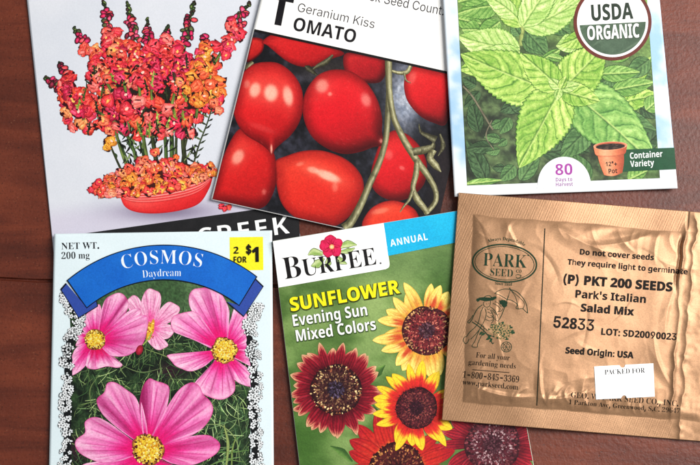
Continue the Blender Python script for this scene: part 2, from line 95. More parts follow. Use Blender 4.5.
    'sans': r'''"2b/}2_/u4j0]4j0T2_ 1;2_134j1u4j1n2_
$4+1D.>1D5Y1o5Y1o.> 1Z/$16/&0q/-0T/70:/E0$/V/o/k/b0&/X0A/T0^0<0^0@0J0F0:0O0,0]/{0k/q0{/j1Z/`1q/a2+/e2>/k2O/t2^/~2j002s0>2y0N2{0`2y0o2u0}2m1-2H1G1p1X121j0f1x0D2-0*2A/r2Y/g2v/c3:/e3V/m3p/z4,004@0E4P0_4_0z4i1=4o1^4q1~4o2A4i2]4_2u4P3.4@3?4-3L3r3T3Y3W3@2r3@2m3X2a3l2N3|284-1y441[471F4513420|4,0m4#0`3u0U3i0M3[0I3M0G3>0I3-0N2z0W2o0~2T1N2E2(272X2(3-1i3Q1@3X1.3^0v3_0`3]0D3U0+3H/o38/Y2~/G2d/92F/.2$/&
'1H/}2_/u4j0]4j0T2_
(210-1I092e0X4$1+5-1g5-193s0v2Y0l1I0u0G16/>1g.(1+.(0k.Z0T/20C/f070>000q
)21/S.(0*/@0E0H0N1I0D2Y0%3s/S5-055-0c4$1&2d121I100q1(0<0v/d0e/10O.Y05.(
+411@/P1@321z321z/P /l1%/l1]3M1]3M1%
,16/T-l/s/v0^/v0(-l
-412r1o2r160F160F1o
.1603/*0&/+/x///n/7/f/@/b/K/a/W/b/d/f/o/n/x/x0$0&0)030+0?0)0J0$0T/x0[/o0a/d0b/W0a/K0[/@0T/70J//0?/+
0411^/&19/+0s/50V/F0=/_0)/|/t0E/h0p/a1D/_1y/a2R/h3&/t3Q0)3v0>490V4P0t4c194m1^4q2%4m2G4c2d4P2}49363v3F3Q3R3&3Y2R3[1y3Y1D3R0p3F0E36/|2}/_2d/F2G/52&/+ 1^/a1u/c2//k2B/y2R002a0H2k0e2s1*2w1O2y1y2w2G2s2m2k332a3O2R3g2B3z2/4-1u451^481E45104-0x3z0h3g0Z3O0O330G2m0C2G0A1y0C1O0G1*0O0e0Z0H0h000x/y10/k1E/c
141/{/./{/f3M/f3M/. 244j24/.1N/.1N4,1K4,0*3,0*3r1@4j
241/o/./o/^1e1`2:2:2W2h2a392`3K2[3[2T3j2J3v2?4$214-1Z481G4616421%4+0t3}0i3r0`3d0X3T0T3C0S30/q30/s3M/z3i0*4%0:4<0M4N0d4]0}4h1>4n1[4q1y4n294h2R4^2i4N2{4=3/4)3:3n3A3T3C3:392_2q1~2+1.0n/k0n/h3K/h3K/.
3411T/&16/)0t//0Y/80@/D0,/T/u/h/h/~/_0</Z0X0A0X0D0G0J080R0+0^/{0k/q0z/j1U/a23/l2C/t2P0#2[012d0@2i0Q2j0f2i0x2d1.2]1>2R1M2D1Y231e1y1l1`1q1C1s0r1s0r2K2@4,2@40/u40/u4j3:4j3:491M261M2A1r2B272>2T242n2%3(1o391X3E1@3M1&3O0f3L0H3E0.38/q3(/[2n/I2U/:29/01v/)
5411W/&1:/)0z//0a/90J/G07/W0&/k/v0%/n0=/k0V0N0V0Q0G0V0:0_0-1&/k1W/a1l/b1~/g24/o2C/z2P0-2Z0<2c0N2g0b2i0w2g112b1E2Z1W2O1h2B1v232%1|2.1i231T250|2,0T1q/r1x044j344j34400l400Z2M0]2M1,2f1`2o1w2m222i2F2b2Y2W2k2K2z2=3,2-381v3A1b3H1L3L153M0x3J0X3C0:37/{3%/c2m/N2U/=2:/11x/*
8411]/&1;/)0x//0]/90C/G0//X/y/m/m0(/e0A/c0[/d0q/i1*/p1=/z1N0+1_091l0I1w0Z2#0n2)0n2+0U240A2A012T0#2k/x3(/u3B/x3[/~3t0.4.0>4A0P4Q0g4_1#4i1?4o1]4q1z4o2:4i2R4_2i4Q2{4A3/4.3;3t3A3[3D3B3A3(3:2k3-2T2x2A2d242L2+2L2)2`2#2p1w3$1l331_3?1N3I1=3Q1*3U0q3W0[3T0A3M0(3@/m30/X2v/G2^/92A//1~/) 1]/`1s/a2+/e2=/k2L/t2Y/~2d0/2l0>2p0M2r0`2p0r2k1&2c172X1D2J1O2;1Y2)1a1r1e1]1f1H1e151a0~1Y0o1O0a1D0V170N1&0I0r0G0`0I0M0M0>0U0/0`/~0m/t0|/k13/e1G/a 1]2B222L2?2T2J2_2S2k2Z2y2_3-2`3>2_3N2Z3^2T3k2K3w2@4%234-1]481+4-0y4%0n3w0f3k0_3^0Z3N0Y3>0Z3-0_2y0f2k0o2_0z2T1,2L
9411]4q1{4n2=4g2V4Z2n4J3%46363y3B3_3I3@3K2|3I2c3D2H3;2.2[0}1B/.0V/.2M1s2S1s2?1W1|1D1T1=161?0v1E0^1P0H1`061r0&2-/w2F/q2b/o3%/q3D/x3b0)3{09470L4K0d4Z0}4g1>4n 1]481I4718421(4*0u3z0i3n0_3^0W3L0S3:0Q3%0S2l0W2Y0_2G0i280u2,1(1|181u1I1p1]1n1p1p2&1t271|2E2+2Q282Z2G2c2X2g2k2h3#2g392c3L2Z3^2Q3m2E3z274*2&421p47
:1603/*0&/+/x///n/7/f/@/b/K/a/W/b/d/f/o/n/x/x0$0&0)030+0?0)0J0$0T/x0[/o0a/d0b/W0a/K0[/@0T/70J//0?/+ 032/0&20/x25/n2</f2F/b2P/a2]/b2i/f2t/n2~/x3*0&3.03300?3.0J3*0T2~0[2t0a2i0b2]0a2P0[2F0T2<0J250?20
A4L/>/.1C4j244j4;/.3Q/.2?2N2(3:1c4J1p4J1O39192N0)/. 0B0c0B1A381A380c
C4k2+/&1[/+14/50k/G0K/`00/~/u0G/d0r/Z1E/V1y/Z2Q/d3%/u3O003t0K470k4P144b1[4m2+4q2u4e304]3E4Q3X4C3j443z3}4,3i473S4?3;4E2}3_2}3K3Q3+3s2[4-2+441h411K4)123w0v3e0b3M0Q320E2m0>2G0;1y0>1O0E1+0Q0f0b0I0v0212/{1L/n1h/g2+/d2[/k3+0$3K0F3_0u4E0u4?0[470D4,0/3z/v3k/d3X/T3E/F31/;2v/32^/,2E/(
D4c1U/.04/.04/h1Q/h1y/k2@/s2_0$2x07310N3A0j3L1/3S1R3U1z3S2F3L2j3A3/323J2y3a2a3s2C4$1}4-1W400140014j1[4j214f2[4[3&4J3G433c3q3x3M4-3$462R4:1z461G4-0t3x0K3b0&3F/e3$/M2X/<2,/1 0Q4j0Q/./k/./k4j
E3j/k/./k4j3:4j3:400Q400Q2>3)2>3)1`0Q1`0Q/h3=/h3=/.
F3a/k/./k4j374j37400Q400Q262{262{1W0Q1W0Q/.
G4u2-/&1[/+13/50j/G0J/`0//~/t0H/d0r/Y1E/V1y/Y2Q/d3%/t3O0/3t0I470j4P124b1Y4m2)4q2C4o2]4k2u4e314Z3F4O3Y4A3l413{3{4-3g483Q4@3;4F2~3_2~3I3O3*3r2[4,2)441g411K4)113w0u3e0b3N0Q320E2m0>2G0;1y0>1O0E1+0Q0f0b0I0v0312/{1L/n1i/g2-/d2H/f2c/l2z/v330)3D0:3R0O3^0h3d1&3f1D3y1A2;1A2;1{4J1{4J1B4G0u4>0P4/0/3v/m3]/T3?/A2y/32T/*
I2L/M/./M/h0J/h0J40/M40/M4j2-4j2-40114011/h2-/h2-/.
K4?0<0f0<1R0`2$1(2O1N2y324j4,4j1b241_24 /k/./k4j0Q4j0Q2o0P1[0Q1;0Q/. 3:/.161~1_2U4-/.
L3O/k/./k4j0Q4j0Q/h3//h3//.
M6,/k/./k4j0m4j25152?0t2K0O2W0(2c/`2S/`2_0&2k0M2w0s3%154H4j5J4j5J/.4e/.4e2C4e2h4f374g3d4h454n454_3`4N314?2c442C2w/.2>/.1#2C0t2b0f3/0U3_0D450K450L3g0M3:0N2i0N2C0N/.
N4x/k/./k4j0]4j2x11310l3J0?3e/f3[/e3W0@3U0r3U1=3U4j4;4j4;/.3I/.1D2B1+2l0i3C0@400K420N3F0P2i0Q2C0Q/.
O5&2+/&1[/+14/50k/G0K/`00/~/u0G/d0r/Z1E/V1y/Z2Q/d3%/u3O003t0K470k4P144b1[4m2+4q2U4m2}4b3F4P3f474%3t4<3O4L3%4V2Q4Y1y4V1E4L0r4<0G4%/~3f/`3F/G2}/52U/+ 2+/d2H/f2e/n2~/{3:023N0H3_0e3k1*3s1O3u1y3s2G3k2m3_333N3N3:3f2~3x2e4*2H412+441h411L4)123x0v3f0c3N0Q320E2m0>2G0;1y0>1O0E1*0Q0e0c0I0v0212/{1L/n1h/f
P4)/k/./k4j1f4j204g2Q4`2m4S3*4C3=403L3u3V3Z3^3?3`2}3^2_3V2C3L2)3=1n3*1Y2m1I2Q1=20161f140A140A1m1d1m1|1o271s2I1{2X2*2e272n2F2t2V2x2i2y2}2x352t3G2n3X2e3g2X3s2I3~274*1|4/1c400Q400Q/.
R4-/k/./k4j1g4j214g2Q4a2n4U3*4E3>433L3x3W3_3^3C3`3%3^2d3W2H3L2/3>1u3*1c2n1S2Q1H211B1g1@041@041z1e1z1}1{282#2J2+2Y242f2?2o2L2u2]2y2n2z3%2y392u3K2o3[2f3j2Y3u2J4#274*1}4/1d400Q400Q/. 3&/.1a1`2O1`3s/.
S4+1Z/$16/&0q/-0T/70:/E0$/V/o/k/b0&/X0A/T0^0<0^0@0J0F0:0O0,0]/{0k/q0{/j1Z/`1q/a2+/e2>/k2O/t2^/~2j002s0>2y0N2{0`2y0o2u0}2m1-2H1G1p1X121j0f1x0D2-0*2A/r2Y/g2v/c3:/e3V/m3p/z4,004@0E4P0_4_0z4i1=4o1^4q1~4o2A4i2]4_2u4P3.4@3?4-3L3r3T3Y3W3@2r3@2m3X2a3l2N3|284-1y441[471F4513420|4,0m4#0`3u0U3i0M3[0I3M0G3>0I3-0N2z0W2o0~2T1N2E2(272X2(3-1i3Q1@3X1.3^0v3_0`3]0D3U0+3H/o38/Y2~/G2d/92F/.2$/&
T4-/N40/N4j3h4j3h401|401|/.1;/.1;40
U4r1~/%1V/(14/00o/=0R/O0;/f0)0#/v0@/n0a/k1&/k4j0P4j0P1,0R0p0X0Y0b0E0n030~0#15/s1J/j1c/d1~/c2=/d2U/j2l/s2~0#32033?0E3G0Y3M0p3O1,3O4j454j451&420a4*0@3x0#3e/f3M/O31/=2m/02I/(
W6g0p/./>4j0%4j0x1>1)0f15021?/V17/V1B021M0f1Z1>2R4j3B4j4:1>4F0f4R024^/V4T/V4`024k0f4x1>5n4j6V4j5#/.43/.362d3$3M2q4G3#4G2p3Q2_2d1a/.
a3K0u/$0^/&0G/+02/3/{/=/k/K/_/[/T/n/N0(/L0@/N0T/R0g/Y0v/d1(/o12/}1;0Q1M1,1V1e1^2)1f2/1k221q241z241|2+2I1k2c1>2l0j2c0J2M0822/W2C/b2Y/o2l/~2{033,0F360Y3=1<3F1j3A2>3.2L3#2X2q2c2a2k2M2p262r1v2r/.25/.25/c20/c1w/G1Q// 1#/[1:/^1M/b1_/j1m/s1y0#2&012.0@220N240_24181~101b1*1B1$1)0}0Z0t0;0`050V010J000=0:/w0V/c
c3R1I/%1(/)0e/10I/>01/Q/w/i/g0)/Z0H/S0k/P15/S1[/Z2#/g2C/w2_012v0I3.0e3<1(3D1I3F2#3?2Q3*2u2c30252O2%2B2A2.2W1m2f1I2k122i0x2b0f2V0V2H0J260@1}0:1g061N0415060x0:0`0@0I0J050V0#0f/q0x/f12/`1I/]1n/c2//q2D0-2P0I310:2v/g2R/C2$/-
d3o1=/%0z/(0^/10C/>0-/P/u/h/f0(/Y0H/R0l/P17/R1^/Y2$/f2E/u2a0-2w0D3/0^3<0z3D1>3F1T3E1h3A1x3;2?2{2R2`2W2`2W4j3:4j3:/.2Y/.2Y/j2S/j2?/M1w/21g/+1S/& 1G/^1]/`1q/f2&/p26/}2B032K0G2R0_2V0w2X172V1R2R1l2L2&2B2:262K2&2X1q2c1^2i1G2k102i0w2c0f2W0V2J0J290@2$0:1j061Q0417060x0:0`0A0I0J050V0#0f/q0w/f10/`
e3Z1N/%1+/)0f/10I/>00/Q/w/i/g0)/Z0H/S0k/P15/R1Z/Z1}/f2B/v2^0/2u0G3-0c3;1%3D1G3F2*3<2=342O3)2`2v2o2e2|2Q3+2:331{381^391<390~/z0~/z1W2s1W2V1D2T1]2P1s2J2-2@2>252M2&2Z1q2d1^2i1G2k112i0y2d0g2Y0W2M0K2>0A2.0:1v051b041M041,060l0:0S0B0>0M0,0[/x0l/l0~/d18/_1N/]1y/d2=/x2R0=330/3,/w2}/f2p/U2a/H2N/<2;/22$/+1h/&
g3p1I-K1.-M0q-P0Z-V0%-u/b.C09.`0N.F0o.01I.&1g.)2$.12:.=2J.N2T.g2W/(2W/s2R/s2?/W1w/>1g/81S/41=/30z/50_/<0E/I0./Y/v/p/f0./Y0L/R0o/P19/R1`/Y2&/f2E/v2a0.2w0D3/0_3<0{3D1>3F1T3E1h3A1x3;2@2{2T2`2Y2`2Y3A3:3A3:/$38.a31.E3#..2o-v2Z-g2C-Z2)-R1h-M 1G/j1^/l1q/q2(/z260+2B0;2L0M2S0c2W0{2X1;2W1U2S1m2L2(2C2;272K2(2X1r2c1^2i1G2k102i0x2c0f2X0V2J0J2:0A2%0:1l061T041;060|0:0e0A0O0J0<0W0,0f/{0x/q11/l
h3a0F1^0F/./d/./d4j0F4j0F2?0:2?0H2`0X2y0m301)3<1B3D1^3F1w3E233?2G372Y3*2i2u2v2b3#2J3)2/3+1k3+/.2H/.2H1f2E2&2>2>212P1{2_1f2g1L2j1:2i1*2e0v2^0h2T0]2I0R2;0K2*0G1s
i0|/d/./d3A0F3A0F/. 0(4&/x4(/n4,/e43/^4;/Y4D/W4O/Y4Z/^4e/e4m/n4s/x4w0(4y034w0=4s0F4m0M4e0Q4Z0R4O0Q4D0M4;0F430=4,034(
k3C0B0^0B1N0M1N2<3A3.3A121A1+1A /d/./d4j0F4j0F/. 2F/.0i14191`3:/.
l170`/,0D/.0//6/y/B/m/S/f/j/d0(/d4j0F4j0F070L/m0R/h0[/d0g/c0u/d1#/e1//10w/-
m5u/d/./d3A0D3A0D2G0@2G0F2Z0N2l0X2{1%3>1U3H1p3E2,3=2?3/2O2w2Z2a2b2G2X2G2_2X2g2j2r2x3C3=3|3H463G4J3B4^3:4o3/4~2{5/2i582S5=2;5?1z5?/.4]/.4]1y4Y274Q2J4E2Y442d3}2j3j2k3X2j3I2g3<2a2z2B2p1r2p/.22/.222#20282)2I1x2W1i2c1V2i1A2k0s2a0f2X0[2N0R2A0K220G1|0F1i0F/.
n3a0F1^0F/./d/./d3A0D3A0D2?0:2?0H2`0X2y0m301)3<1B3D1^3F1w3E233?2G372Y3*2i2u2v2b3#2J3)2/3+1k3+/.2H/.2H1f2E2&2>2>212P1{2_1f2g1L2j1:2i1*2e0v2^0h2T0]2I0R2;0K2*0G1s
o3f1I/%1(/)0e/10I/>01/Q/w/i/g0)/Z0H/S0k/P15/S1[/Z2#/g2C/w2_012v0I3.0e3<1(3D1I3F1l3D2/3<2K3.2d2v2x2_3-2C392#3A1[3C153A0k390H3-0)2x/i2d/Q2K/>2//11l/) 1I/]1b/`1w/f2./q2=0#2J052S0I2Z0`2_0x2`152_1N2Z1g2S1}2J262=2H2.2V1w2b1b2i1I2k122i0x2b0f2V0V2H0J260@1}0:1g061N0415060x0:0`0@0I0J050V0#0f/q0x/f12/`
q3o3:-S2W-S2W/j2R/j2?/M1w/21g/+1S/&1=/%0z/(0^/10C/>0-/P/u/h/f0(/Y0H/R0l/P17/R1^/Y2$/f2E/u2a0-2w0D3/0^3<0z3D1>3F1T3E1h3A1x3;2?2{2S2`2Y2`2Y3A3:3A 1G/^1]/`1q/f2&/p26/}2B032K0G2R0_2V0w2X172V1R2R1l2L2&2B2:262K2&2X1q2c1^2i1G2k102i0w2c0f2W0V2J0J290@2$0:1j061Q0417060x0:0`0A0I0J050V0#0f/q0w/f10/`
r1~/d/./d3A0D3A0D2b0G2b0P2t0^3(0m351$3?193E1O3G1`3F1n3F1n2c1a2e1I2g182e1(2b0t2[0g2R0[2H0R2<0K2-0G1y0F1h0F/.
s3310/%0r/&0Y/+0D/101/:/{/F/m/T/a/e/W/x/R02020?090+0C/w0P/k0b/c0u/^1//[1H/^1^/d1o/m1}/y2)0,2,0;2*0G2%0R1y0]1n0e1`0k1N0p0j1#0J1.001:/w1J/i1^/a1t/^22/`2G/f2Z/p2m/~2|033.0G380^3@0v3E153F1N3E1e3A1y3:2/312>3%2K2t2e2B2,252%2C1y2P1n2]1_2f1L2l152n0{2l0h2g0W2^0K2Q0C2D0A250B2(0G1x0P1n1%1Y1`1K2$1B2?152R1$2a0n2i0W2l0?2j0)2d/p2X/^2J/M29/@2#/41g/,1L/&
t1^1F3A1F2h/42h/43A /p4C0R4C0R060S0&0V/u0]/l0e/f0q/b1#/a13/b1D/e1O/01:/+0}/*0_/-0E/500/C/|/W/s/o/p01
u3a10/)0s/+0[/00G/905/E0%/U/t/j/k0%/e0A/d0`/d3A0F3A0F0e0H0I0P020^/z0o/l1)/d1B/a1T/b1e/f1t/m2&/v220&2;052B0E2G0X2H0n2H3A3+3A3+/.2J/.2J002S002F/k25/Q1|/?1e/31K/+
v3K0x/./?3A0(3A0z0p150+1H/C12/C1E0+1Z0p2Q3A393A1]/.
x3A/C/.1$1T1$1$/K3A083A0h2R1-1x1I1H1)1H1D1x1d2R2:3A3%3A1K0~1K1P3,/.2?/.1b0)1B0]1&101G101,0]0i0)0//.
y3K/^-W/l.2/v.10<./0V.>0l.e0x/-/?3A0(3A0z0p150+1H/C12/C1D0+1Z0p2Q3A393A1F.N1+-x0`-Z0/-Q/p-S''',
}


scene = bpy.context.scene
COL = scene.collection
rng = random.Random(11)
R = math.radians

# ------------------------------------------------------------------ camera and survey of the table
CAM_D, TILT, FRAME_W = 0.42, R(9.0), 0.264
CAM = np.array([0.0, -CAM_D * math.sin(TILT), CAM_D * math.cos(TILT)])
FWD = np.array([0.0, math.sin(TILT), -math.cos(TILT)])
UPV = np.array([0.0, math.cos(TILT), math.sin(TILT)])
LENS = 36.0 * CAM_D / FRAME_W


def survey(px, py, h):
    """picture measurement (700 x 465 units) -> point of the table top scene at height h (metres)"""
    px = np.asarray(px, float); py = np.asarray(py, float)
    dx = (px - 350.0) / 700.0 * FRAME_W / CAM_D
    dy = -(py - 232.5) / 700.0 * FRAME_W / CAM_D
    d = np.stack([dx, FWD[1] + dy * UPV[1], FWD[2] + dy * UPV[2]], -1)
    t = (h - CAM[2]) / d[..., 2]
    return CAM + d * t[..., None]


# ------------------------------------------------------------------ numeric helpers
def _hash(i, j, s):
    n = (i.astype(np.int64) * 374761393 + j.astype(np.int64) * 668265263 + s * 982451653) & 0x7fffffff
    n = ((n ^ (n >> 13)) * 1274126177) & 0x7fffffff
    n = n ^ (n >> 16)
    return (n & 0xffff) / 65535.0


def vn(x, y, s=0):
    x = np.asarray(x, float); y = np.asarray(y, float)
    xi = np.floor(x); yi = np.floor(y)
    fx = x - xi; fy = y - yi
    fx = fx * fx * (3 - 2 * fx); fy = fy * fy * (3 - 2 * fy)
    a = _hash(xi, yi, s); b = _hash(xi + 1, yi, s); c = _hash(xi, yi + 1, s); d = _hash(xi + 1, yi + 1, s)
    return (a * (1 - fx) + b * fx) * (1 - fy) + (c * (1 - fx) + d * fx) * fy


def fbm(x, y, s=0, o=4):
    v = 0; a = 0.5; t = 0
    for k in range(o):
        v = v + a * vn(x * 2 ** k, y * 2 ** k, s + 17 * k); t += a; a *= 0.55
    return v / t


def sst(a, b, x):
    t = np.clip((np.asarray(x, float) - a) / (b - a), 0, 1)
    return t * t * (3 - 2 * t)


def lift(x, y, cx, cy, r, a):
    """a corner of thin paper that curls up a little"""
    d = np.hypot(np.asarray(x, float) - cx, np.asarray(y, float) - cy)
    return a * np.clip(1 - d / (2.2 * r), 0, 1) ** 2


def mix(a, b, t):
    t = np.asarray(t, float)[..., None]
    return np.asarray(a, float) * (1 - t) + np.asarray(b, float) * t


def lin(c):
    c = np.clip(np.asarray(c, float) / 255.0, 0, 1)
    c = c - 0.034 * np.sin(2 * np.pi * c)                    # contrasty offset printing
    g = c.mean(-1, keepdims=True); c = np.clip(g + (c - g) * 0.98, 0, 1)
    return np.where(c <= 0.04045, c / 12.92, ((c + 0.055) / 1.055) ** 2.4)


def spline(pts, n, closed=False):
    P = np.asarray(pts, float); m = len(P)
    if closed:
        Q = np.vstack([P[-1], P, P[0], P[1]]); segs = m
    else:
        Q = np.vstack([2 * P[0] - P[1], P, 2 * P[-1] - P[-2]]); segs = m - 1
    u = np.linspace(0, segs, n, endpoint=not closed)
    i = np.minimum(u.astype(int), segs - 1); t = (u - i)[:, None]
    p0, p1, p2, p3 = Q[i], Q[i + 1], Q[i + 2], Q[i + 3]
    return 0.5 * (2 * p1 + (p2 - p0) * t + (2 * p0 - 5 * p1 + 4 * p2 - p3) * t ** 2 + (3 * p1 - p0 - 3 * p2 + p3) * t ** 3)


# ------------------------------------------------------------------ glyph outlines
def _dec(s):
    return GLYPH_CODE.index(s[0]) * len(GLYPH_CODE) + GLYPH_CODE.index(s[1]) - 1000


FONT = {}
CAPS = {'serifB': 1.45, 'sansB': 1.4875, 'sans': 1.428}     # outlines are stored small: bring the capitals to type size
for _f, _txt in GLYPHS.items():
    FONT[_f] = {}
    for _ln in _txt.split('\n'):
        _loops = []
        for _p in _ln[3:].split(' '):
            _loops.append(np.array([(_dec(_p[i:i + 2]), _dec(_p[i + 2:i + 4])) for i in range(0, len(_p), 4)], float) / 1000 * CAPS[_f])
        FONT[_f][_ln[0]] = (_dec(_ln[1:3]) / 1000 * CAPS[_f], _loops)
_gc = {}


def _area(l):
    x, y = l[:, 0], l[:, 1]
    return 0.5 * float(np.sum(x * np.roll(y, -1) - y * np.roll(x, -1)))


def _inside(p, l):
    c = False; n = len(l)
    for i in range(n):
        a = l[i]; b = l[i - 1]
        if (a[1] > p[1]) != (b[1] > p[1]) and p[0] < (b[0] - a[0]) * (p[1] - a[1]) / (b[1] - a[1]) + a[0]:
            c = not c
    return c


def _grow(l, bold):
    """offset an outline outward (bold > 0) or inward"""
    if not bold: return l
    e = np.roll(l, -1, 0) - l
    e /= np.maximum(np.linalg.norm(e, axis=1, keepdims=True), 1e-9)
    nrm = np.stack([e[:, 1], -e[:, 0]], 1)
    m = nrm + np.roll(nrm, 1, 0)
    m /= np.maximum(np.sum(m * nrm, 1, keepdims=True), 0.5)
    new = l + m * bold; keep = l
    for _ in range(6):          # drop points whose edge has turned over
        f = np.sum((np.roll(new, -1, 0) - new) * (np.roll(keep, -1, 0) - keep), 1) <= 1e-9
        if not f.any() or len(new) < 8: break
        f = np.roll(f, 1)
        new = new[~f]; keep = keep[~f]
    return new


def glyph(font, ch, bold=0.0):
    k = (font, ch, bold)
    if k in _gc: return _gc[k]
    if ch not in FONT[font]:
        f2 = 'sans' if ch in FONT['sans'] else 'sansB'
        adv, loops = FONT[f2][ch]
        if f2 == 'sans' and bold < 0.02: bold = 0.03
    else:
        adv, loops = FONT[font][ch]
    src = [l for l in loops if len(l) > 2]
    big = max(src, key=lambda l: abs(_area(l)))
    if _area(big) < 0: src = [l[::-1] for l in src]
    for amount, turn in [(bold * f, t) for f in (1, .85, .7, .55, .4, .25, .1, 0) for t in (0, 1, 2, 3)]:
        loops = [_grow(l, amount) for l in src]
        an = .37 * turn; ca, sa = math.cos(an), math.sin(an)
        loops = [np.stack([l[:, 0] * ca - l[:, 1] * sa, l[:, 0] * sa + l[:, 1] * ca], 1) for l in loops]
        outs = [l for l in loops if _area(l) > 0]; holes = [l for l in loops if _area(l) <= 0]
        res = []; ok = True
        for a in outs:
            grp = [a] + [h for h in holes if _inside(h[0], a)]
            tr = tessellate_polygon([[Vector((p[0], p[1], 0)) for p in l] for l in grp])
            V = np.vstack(grp); tr = [tuple(t) for t in tr]
            want = sum(_area(l) for l in grp)
            got = sum(abs(_area(V[list(t)])) for t in tr)
            if abs(got - want) > .02 * abs(want): ok = False
            res.append((np.stack([V[:, 0] * ca + V[:, 1] * sa, -V[:, 0] * sa + V[:, 1] * ca], 1), tr))
        if ok: break
    else:
        print('GLYPH', font, ch)
    _gc[k] = (adv, res)
    return _gc[k]


# ------------------------------------------------------------------ mesh builder on a packet's surface
class Sheet:
    """a packet: an Empty at its base, a height field h(px,py) in mm and a colour gain"""
    def __init__(self, name, label, cat, h, cx, cy, gain=1.0, group='seed packets spread on the table'):
        o = bpy.data.objects.new(name, None); COL.objects.link(o)
        o.empty_display_size = 0.02
        p = survey(cx, cy, 0.0); o.location = (float(p[0]), float(p[1]), 0.0)
        o['label'] = label; o['category'] = cat; o['group'] = group
        self.o = o; self.h = h; self.loc = np.array([p[0], p[1], 0.0]); self.gain = gain


LAYER = 0.28      # printed layers lie a few hundredths of a millimetre apart


